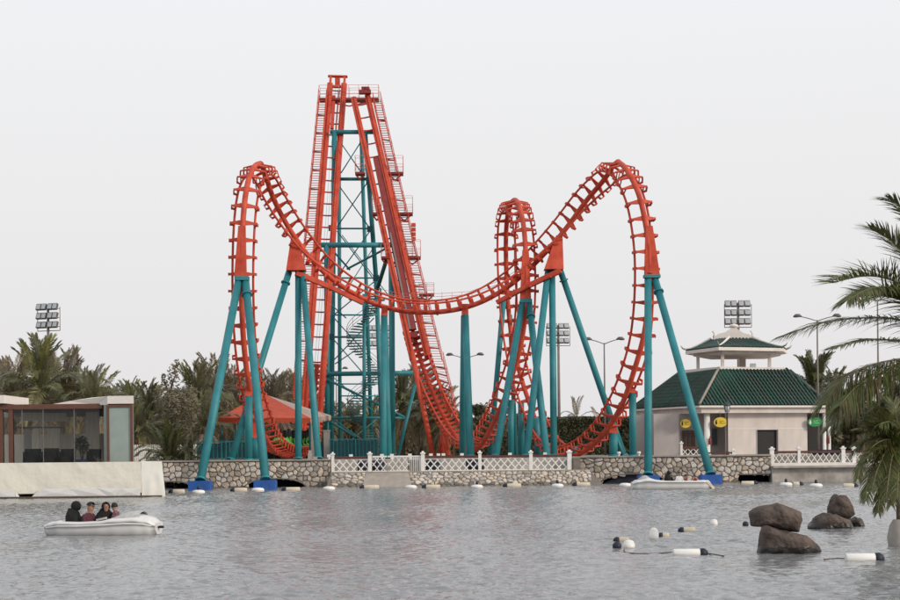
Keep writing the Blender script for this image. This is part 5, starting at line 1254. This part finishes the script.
rock('rock', 'dark wet rock at the right foot of the right rock pile', [(846, 520), (855, 515), (861, 518), (863, 526), (860, 534), (846, 534)], 52.2, .4, 8)

# ------------------------------------------------------------------ floats and buoys
def log_float(x0, x1, wy_, label, r_=.12, dark=1, name='float', m='cream', ball=True, grp=None, wpy=None):
    v = (wy_-450)+((x0+x1)/2-450)*SR; Y = HC*F/v; a, b2 = G(x0, Y, r_*.35), G(x1, Y, r_*.35); rt = thing(name, label, 'float', (a+b2)/2, grp)
    if dark < 0: a, b2 = b2, a
    d_ = (b2-a).normalized(); MB().tube([a, a+d_*.03, b2-d_*.03, b2], [r_*.85, r_, r_, r_*.85], 14).build('float_tube', m, rt)
    if ball: MB().tube([b2-d_*.01, b2+d_*.04, b2+d_*r_*.8, b2+d_*r_*1.4, b2+d_*r_*1.7], [r_*1.02, r_*1.12, r_*1.1, r_*.7, r_*.2], 14).build('end_cap', 'navy' if ball == True else ball, rt)
    return rt
def dome_buoy(px_, wy_, r_, h_, label, lamp=False, grp=None, disc=False):
    v = (wy_-450)+(px_-450)*SR; Y = HC*F/v; c = G(px_, Y, -.05); rt = thing('buoy', label, 'buoy', c, grp)
    if disc:
        MB().tube([c+Vector((0, 0, z)) for z in (0, .08, .16, .24, .27)], [r_*.8, r_, r_, r_*.8, r_*.35], 16).build('buoy_body', 'white_paint', rt)
    else:
        MB().tube([c+Vector((0, 0, z*h_)) for z in (0, .25, .6, .62, .8, .93, 1.0)], [r_*.9, r_, r_, r_*.9, r_*.85, r_*.6, r_*.2], 16).build('buoy_body', 'white_paint', rt)
    if lamp: MB().tube([c+Vector((0, 0, .25)), c+Vector((0, 0, .42)), c+Vector((0, 0, .50))], [.10, .09, .05], 8).build('beacon', 'navy', rt)
g1 = 'floats moored along the quay walls'
for i, (a, b2, y_, lb) in enumerate(((173, 184.5, 493, 'cream log float under the dark arch at the far left'), (234.5, 247, 491.5, 'cream log float between the two left blue footings'), (286, 300, 490.8, 'cream log float right of the second blue footing'), (364, 379, 488.6, 'cream log float at the foot of the concrete ramp'),
     (426, 440, 488.2, 'cream log float below the left end of the lattice fence gate'), (507, 521, 487, 'cream log float under the middle of the stone bank'), (576.5, 590, 485.8, 'cream log float at the right end of the stone bank'))):
    log_float(a, b2, y_, lb, .17, -1, grp=g1)
for (a, b2, y_, lb) in ((741.5, 754, 484.3, 'cream log float under the dark arch at the right'), (793, 799.5, 485.3, 'short cream log float beside the capped buoy at the right quay'), (843, 854, 487, 'cream log float near the right rock pile')): log_float(a, b2, y_, lb, .16, 1, grp=g1)
for (px_, y_, lb, lm) in ((198.5, 493.5, 'white disc buoy in front of the left blue footing', 1), (258, 491.2, 'white disc buoy just left of the second blue footing', 0), (329, 489.8, 'white disc buoy left of the concrete ramp', 0), (411, 488.4, 'white disc buoy right of the concrete ramp', 0), (477, 488, 'white disc buoy with beacon under the lattice fence centre', 1), (557.5, 487, 'white disc buoy with beacon near the right end of the stone bank', 1),
    (625.3, 486.4, 'white disc buoy at the bow of the far boat', 0), (786, 485.8, 'white disc buoy with beacon below the right lattice fence', 1), (816, 487, 'white disc buoy with beacon furthest right along the quay', 1)):
    dome_buoy(px_, y_, .40, .25, lb, lm, g1, True)
log_float(618.5, 629, 541.5, 'cream log float with black end, left of the floating line', .085, -1); log_float(662, 669, 537, 'short cream float beside the tall white buoy', .085, -1)
log_float(683, 695, 531.5, 'cream float with black end above the floating line', .09, -1); log_float(673, 700.5, 555, 'long white log float with dark cap in the middle of the lake', .105, 1, m='white_paint')
log_float(845.5, 875.5, 560.5, 'long white log float with dark cap at the lower right', .115, 1, m='white_paint')
for px_, y_, r_, lb in ((617, 548.5, .115, 'black ball float at the left end of the floating line'), (745.5, 526, .10, 'black ball float behind the left rock pile')):
    v = (y_-450)+(px_-450)*SR; Y = HC*F/v; c = G(px_, Y, r_*.5); bm = bmesh.new(); bmesh.ops.create_uvsphere(bm, u_segments=16, v_segments=10, radius=r_)
    me = bpy.data.meshes.new('ball_float'); bm.to_mesh(me); bm.free(); me.materials.append(M['navy']); [setattr(p, 'use_smooth', True) for p in me.polygons]; o = bpy.data.objects.new('ball_float', me); COL.objects.link(o); o.location = c; tag(o, lb, 'float')
dome_buoy(629, 547.5, .15, .24, 'low white domed buoy beside the black ball float'); dome_buoy(654, 539, .13, .36, 'tall white domed buoy left of the short cream float'); dome_buoy(714, 524.5, .12, .22, 'small white domed buoy near the left rock pile')
def rope(pts, label):
    P_ = []
    for px_, y_ in pts: v = (y_-450)+(px_-450)*SR; P_.append(G(px_, HC*F/v, .02))
    tag(MB().tube(catmull(P_, 6), .014, 5).build('rope', 'rope'), label, 'rope')
rope([(624, 550), (626, 553.5), (640, 554.5), (655, 554.5), (672, 553)], 'thin mooring rope left of the long white float'); rope([(706, 554), (715, 555.5), (724, 557)], 'thin mooring rope right of the long white float'); rope([(824, 560.5), (835, 559.5), (845, 559.5)], 'thin rope trailing left of the lower right float')

# ------------------------------------------------------------------ people
def skin_mesh(joints, edges, radii, name, region_mats, mats, sub=2):
    me = bpy.data.meshes.new(name+'_cage'); me.from_pydata([tuple(j) for j in joints], edges, []); me.update()
    o = bpy.data.objects.new(name+'_cage', me); COL.objects.link(o)
    sm_ = o.modifiers.new('s', 'SKIN'); ss_ = o.modifiers.new('b', 'SUBSURF'); ss_.levels = sub; ss_.render_levels = sub
    lay = me.skin_vertices[0] if me.skin_vertices else None
    if lay is None:
        bm = bmesh.new(); bm.from_mesh(me); bm.verts.layers.skin.verify(); bm.to_mesh(me); bm.free(); lay = me.skin_vertices[0]
    for i, r_ in enumerate(radii): lay.data[i].radius = r_ if isinstance(r_, tuple) else (r_, r_); lay.data[i].use_root = (i == 0)
    dg = bpy.context.evaluated_depsgraph_get(); out = bpy.data.meshes.new_from_object(o.evaluated_get(dg)); out.name = name
    bpy.data.objects.remove(o); out.materials.clear()
    for m_ in mats: out.materials.append(M[m_])
    for p in out.polygons:
        c = p.center; k = min(range(len(joints)), key=lambda i: (Vector(joints[i])-c).length-.3*(radii[i] if not isinstance(radii[i], tuple) else radii[i][0])); p.material_index = region_mats[k]; p.use_smooth = True
    return out
def person(loc, yaw, label, shirt, head='hair', sc=1.0, lean=0.0, face=True, arms='fwd'):
    rt = bpy.data.objects.new('person', None); COL.objects.link(rt); tag(rt, label, 'person'); rt.location = loc; rt.rotation_euler = (0, 0, yaw); rt.scale = (sc, sc, sc)
    # seated, facing +X, hip at origin
    J = [(0, 0, .05), (.03+lean*.3, 0, .28), (.03+lean, 0, .47), (.06+lean, 0, .54), (.09+lean, 0, .62), (.10+lean, 0, .71), (.09+lean, 0, .77)]
    Rr = [(.17, .13), (.16, .12), (.18, .11), .052, .085, .098, .06]; E = [(0, 1), (1, 2), (2, 3), (3, 4), (4, 5), (5, 6)]; mt_ = [1, 1, 1, 0, 0, 0, 0]
    for s in (-1, 1):
        b0 = len(J); J += [(.02+lean, s*.19, .46), (.10+lean, s*.24, .22), (.32+lean, s*.15, .16), (.40+lean, s*.12, .17)]; Rr += [.065, .050, .036, .030]; E += [(2, b0), (b0, b0+1), (b0+1, b0+2), (b0+2, b0+3)]; mt_ += [1, 1, 0, 0]
        b0 = len(J); J += [(.10, s*.10, .02), (.42, s*.12, .04), (.46, s*.12, -.32), (.56, s*.12, -.36)]; Rr += [.09, .068, .045, .04]; E += [(0, b0), (b0, b0+1), (b0+1, b0+2), (b0+2, b0+3)]; mt_ += [2, 2, 2, 2]
    body = bpy.data.objects.new('body', skin_mesh(J, E, Rr, 'body', mt_, ['skin', shirt, 'trousers'])); COL.objects.link(body); body.parent = rt
    hc = Vector((.10+lean, 0, .695))
    f = MB(); f.tube([hc+Vector((.085, 0, .01)), hc+Vector((.115, 0, -.02)), hc+Vector((.09, 0, -.03))], [.008, .014, .006], 5); f.build('nose', 'skin', rt, local=True)
    for s in (-1, 1):
        MB().tube([hc+Vector((.088, s*.032, .02)), hc+Vector((.096, s*.032, .02))], .010, 6).build('eye', 'hair', rt, local=True)
        pm = Vector((.42+lean, s*.115, .17)); hm = MB(); hm.box(pm+Vector((.03, 0, 0)), (.08, .03, .075))
        for k in range(4): hm.tube([pm+Vector((.06, 0, .028-.019*k)), pm+Vector((.10, -s*.012, .028-.019*k)), pm+Vector((.105+.004*k, -s*.045, .026-.019*k))], [.009, .008, .006], 5)
        hm.tube([pm+Vector((.01, -s*.01, .035)), pm+Vector((.05, -s*.035, .05)), pm+Vector((.07, -s*.05, .045))], [.011, .009, .007], 5); hm.build('hand', 'skin', rt, local=True)
    def dome(rad, z0, m, nm, back=0, open_=True, squash=1.0, low=-.3):
        mb = MB(); rows = []
        for j in range(9):
            el_ = R(90)-(R(90)-low)*j/8; row = []
            for i in range(17):
                az_ = R(50)+R(260)*i/16 if (open_ and el_ < R(38)) else R(360)*i/16+R(0)
                if open_: az_ = R(50)*min(1, max(0, (R(60)-el_)/R(30)))+(R(360)-R(100)*min(1, max(0, (R(60)-el_)/R(30))))*i/16
                row.append(hc+Vector((math.cos(az_)*math.cos(el_)*rad-back, math.sin(az_)*math.cos(el_)*rad*.88, math.sin(el_)*rad*squash+z0)))
            rows.append(row)
        mb.quadstrip(rows); return mb.build(nm, m, rt, local=True)
    if head == 'hair': dome(.118, .015, 'hair', 'hair', .008)
    if head == 'cap':
        dome(.120, .02, 'black', 'cap', .0, True, .95, low=R(8)); MB().box(hc+Vector((.15, 0, .055)), (.10, .15, .012)).build('cap_brim', 'black', rt, local=True)
    if head in ('scarf', 'niqab'):
        dome(.130, .0, 'black_cloth', 'headscarf', .005, head == 'scarf', 1.02, low=R(-55))
        MB().tube([Vector((.12+lean, .22, .40)), Vector((.26+lean, .20, .22)), Vector((.40+lean, .10, .19))], [.085, .075, .055], 8).build('sleeve', 'black_cloth', rt, local=True); MB().tube([Vector((.12+lean, -.22, .40)), Vector((.26+lean, -.20, .22)), Vector((.40+lean, -.10, .19))], [.085, .075, .055], 8).build('sleeve', 'black_cloth', rt, local=True)
        mb = MB(); rows = []
        for z, rx, ry, cx in ((.64, .11, .115, 0), (.58, .13, .15, 0), (.52, .15, .21, 0), (.44, .17, .25, .0), (.25, .21, .27, .02), (.05, .25, .28, .06), (-.06, .28, .29, .08)):
            rows.append([Vector((cx+.05*min(1, (.7-z))+lean*min(1, max(0, z*2))+math.cos(R(20*i))*rx, math.sin(R(20*i))*ry, z)) for i in range(18)])
        mb.quadstrip(rows, closed=True); mb.build('robe', 'black_cloth', rt, local=True)
    return rt

# ------------------------------------------------------------------ boats
def boat_mesh(L, B, prof, cock, mbn='hull'):
    """prof: list of (t, gunwale z, half width factor, keel z, deck crown); cock=(t0,t1) open cockpit"""
    def at(t_):
        for i in range(len(prof)-1):
            if prof[i][0] <= t_ <= prof[i+1][0]:
                q = (t_-prof[i][0])/(prof[i+1][0]-prof[i][0]); q = q*q*(3-2*q); return [prof[i][k]+(prof[i+1][k]-prof[i][k])*q for k in range(5)]
        return list(prof[-1])
    n_ = 44; out = []; deck = []
    for i in range(n_+1):
        t_ = i/n_; _, g, wf_, kz, cr_ = at(t_); x = L*(t_-.5); w_ = B/2*wf_
        sec = [(0, kz), (w_*.55, kz+.02), (w_*.86, kz+.14), (w_*.95, g*.45+.0), (w_*.93, g-.10), (w_*1.02, g-.09), (w_*1.03, g-.03), (w_*.96, g)]
        inn = []
        op = min(1, max(0, min((t_-cock[0])/.04, (cock[1]-t_)/.04)))
        fz = .10
        s1 = [(w_*.80, g+.02*(1-op)+.01), (w_*.72, (g+cr_*.5)*(1-op)+(g-.02)*op), (w_*.62, (g+cr_*.75)*(1-op)+(fz)*op), (w_*.25, (g+cr_)*(1-op)+fz*op), (0, (g+cr_)*(1-op)+fz*op)]
        full = sec+s1; row = [Vector((x, y, z)) for y, z in full]+[Vector((x, -y, z)) for y, z in full[-2:0:-1]]
        out.append(row)
    mb = MB(); mb.quadstrip(out, closed=True); k = len(out[0]); mb.add(out[0], [tuple(range(k))]); mb.add(out[-1], [tuple(range(k))[::-1]])
    return mb
def local_build(mb, name, m, rt): return mb.build(name, m, rt, local=True)
# near boat
v = (534.5-450)+(103-450)*SR; YB1 = HC*F/v
b1 = thing('pedal_boat', 'white pedal boat with four people aboard, in open water at the left', 'boat', G(104, YB1, 0)); b1.rotation_euler = (0, 0, R(-6))
L1 = 113/F*YB1
hb = boat_mesh(L1, 1.5, [(0, .30, .62, -.02, .02), (.05, .36, .80, -.10, .05), (.15, .42, .95, -.12, .04), (.35, .41, 1, -.12, 0), (.50, .43, 1, -.12, .02), (.62, .48, .98, -.12, .06), (.82, .50, .92, -.12, .13), (.93, .45, .80, -.10, .09), (1, .33, .60, 0, .03)], (.15, .60))
local_build(hb, 'hull', 'white_gel', b1)
s_ = MB()
for sgn in (-1, 1): s_.tube([Vector((L1*(t_-.5), sgn*.75*w_*1.03, z)) for t_, w_, z in ((.03, .78, .235), (.15, .95, .29), (.35, 1, .29), (.55, 1, .32), (.75, .95, .36), (.9, .84, .34), (.97, .66, .28))], .022, 6)
local_build(s_, 'rub_strake', 'white_paint', b1)
sh = MB(); rows = []
for i in range(9):
    a = R(180*i/8); rows.append([Vector((L1*.10, math.cos(a)*.60, .44+math.sin(a)*.08)), Vector((L1*.20, math.cos(a)*.60, .49+math.sin(a)*.18)), Vector((L1*.32, math.cos(a)*.54, .52+math.sin(a)*.22)), Vector((L1*.36, math.cos(a)*.50, .52+math.sin(a)*.18))])
sh.quadstrip(rows); local_build(sh, 'bow_deck', 'boat_grime', b1)
local_build(MB().box((L1*.5-.08, -.1, .22), (.50, .10, .06)).box((L1*.5+.1, -.1, .24), (.12, .14, .05)), 'rudder_bar', 'black', b1)
local_build(MB().add([(L1*.5-.1, -.16, .2), (L1*.5, -.16, .2), (L1*.5-.02, -.16, -.1), (L1*.5-.12, -.16, -.1), (L1*.5-.1, -.1, .2), (L1*.5, -.1, .2), (L1*.5-.02, -.1, -.1), (L1*.5-.12, -.1, -.1)], [(0, 1, 2, 3), (7, 6, 5, 4), (0, 4, 5, 1), (1, 5, 6, 2), (2, 6, 7, 3), (3, 7, 4, 0)]), 'rudder', 'cream', b1)
st_ = MB().box((-L1*.29, 0, .22), (.42, 1.1, .14)).box((-L1*.09, 0, .22), (.42, 1.1, .14)); local_build(st_, 'seat', 'boat_grime', b1)
local_build(MB().box((L1*.035, -.60, .50), (.30, .16, .06), Matrix.Rotation(R(-12), 3, 'Y')), 'hatch', 'boat_grime', b1)
def on_boat(px_, dy, z): p = G(px_, YB1, z); return Vector((p.x, YB1+dy, z))
person(on_boat(72.5, .05, .02), R(-14), 'person in a black robe and headscarf seated at the stern of the near boat', 'black_cloth', 'niqab', 1.24)
person(on_boat(89, -.15, .03), R(-25), 'person in a maroon shirt and black cap in the near boat', 'shirt_maroon', 'cap', 1.20)
person(on_boat(104, .15, .05), R(-62), 'person in a black headscarf with face visible in the near boat', 'black_cloth', 'scarf', 1.16)
person(on_boat(116.5, .10, .22), R(170), 'child in a plaid shirt facing back in the near boat', 'shirt_plaid', 'hair', .92)
# far boat
v = (489.2-450)+(672-450)*SR; YB2 = HC*F/v; L2 = 81/F*YB2
b2_ = thing('pedal_boat', 'long white boat with people aboard by the right blue footings', 'boat', G(672, YB2, 0)); b2_.rotation_euler = (0, 0, R(3))
hb = boat_mesh(L2, 1.7, [(0, .40, .5, -.0, .02), (.05, .50, .75, -.1, .08), (.18, .58, .95, -.12, .14), (.32, .52, 1, -.12, .05), (.6, .50, 1, -.12, .02), (.85, .49, .95, -.12, .05), (.93, .50, .8, -.1, .02), (1, .12, .6, 0, .0)], (.34, .84))
local_build(hb, 'hull', 'white_gel', b2_)
local_build(MB().quadstrip([[Vector((-L2*.42+L2*.16*i/6, math.cos(R(180*j/8))*.55*math.sin(.35+2.4*i/6), .62+.24*math.sin(R(180*j/8))*math.sin(.35+2.4*i/6)*math.sin(.2+2.6*i/6))) for j in range(9)] for i in range(7)]), 'bow_cover', 'boat_grime', b2_)
local_build(MB().beam((L2*.40, -.66, .50), (L2*.5, -.55, .0), .10, .16), 'stern_fender', 'cream', b2_)
local_build(MB().box((-L2*.05, 0, .3), (.45, 1.2, .12)).box((L2*.12, 0, .3), (.45, 1.2, .12)), 'seat', 'boat_grime', b2_)
for px_, dy, z, yw, lb, sh_, hd, s_ in ((667.5, 0, .30, -40, 'person in a black robe seated in the far boat', 'black_cloth', 'niqab', .98), (678.5, -.2, .30, -70, 'person in a white and teal shirt in the far boat', 'shirt_white', 'hair', .92), (687, .15, .26, 180, 'child in a red shirt in the far boat', 'shirt_red', 'hair', .75), (696, .1, .26, 200, 'dark-haired child furthest right in the far boat', 'shirt_red', 'hair', .72)):
    p = G(px_, YB2, z); person(Vector((p.x, YB2+dy, z)), R(yw), lb, sh_, hd, s_)
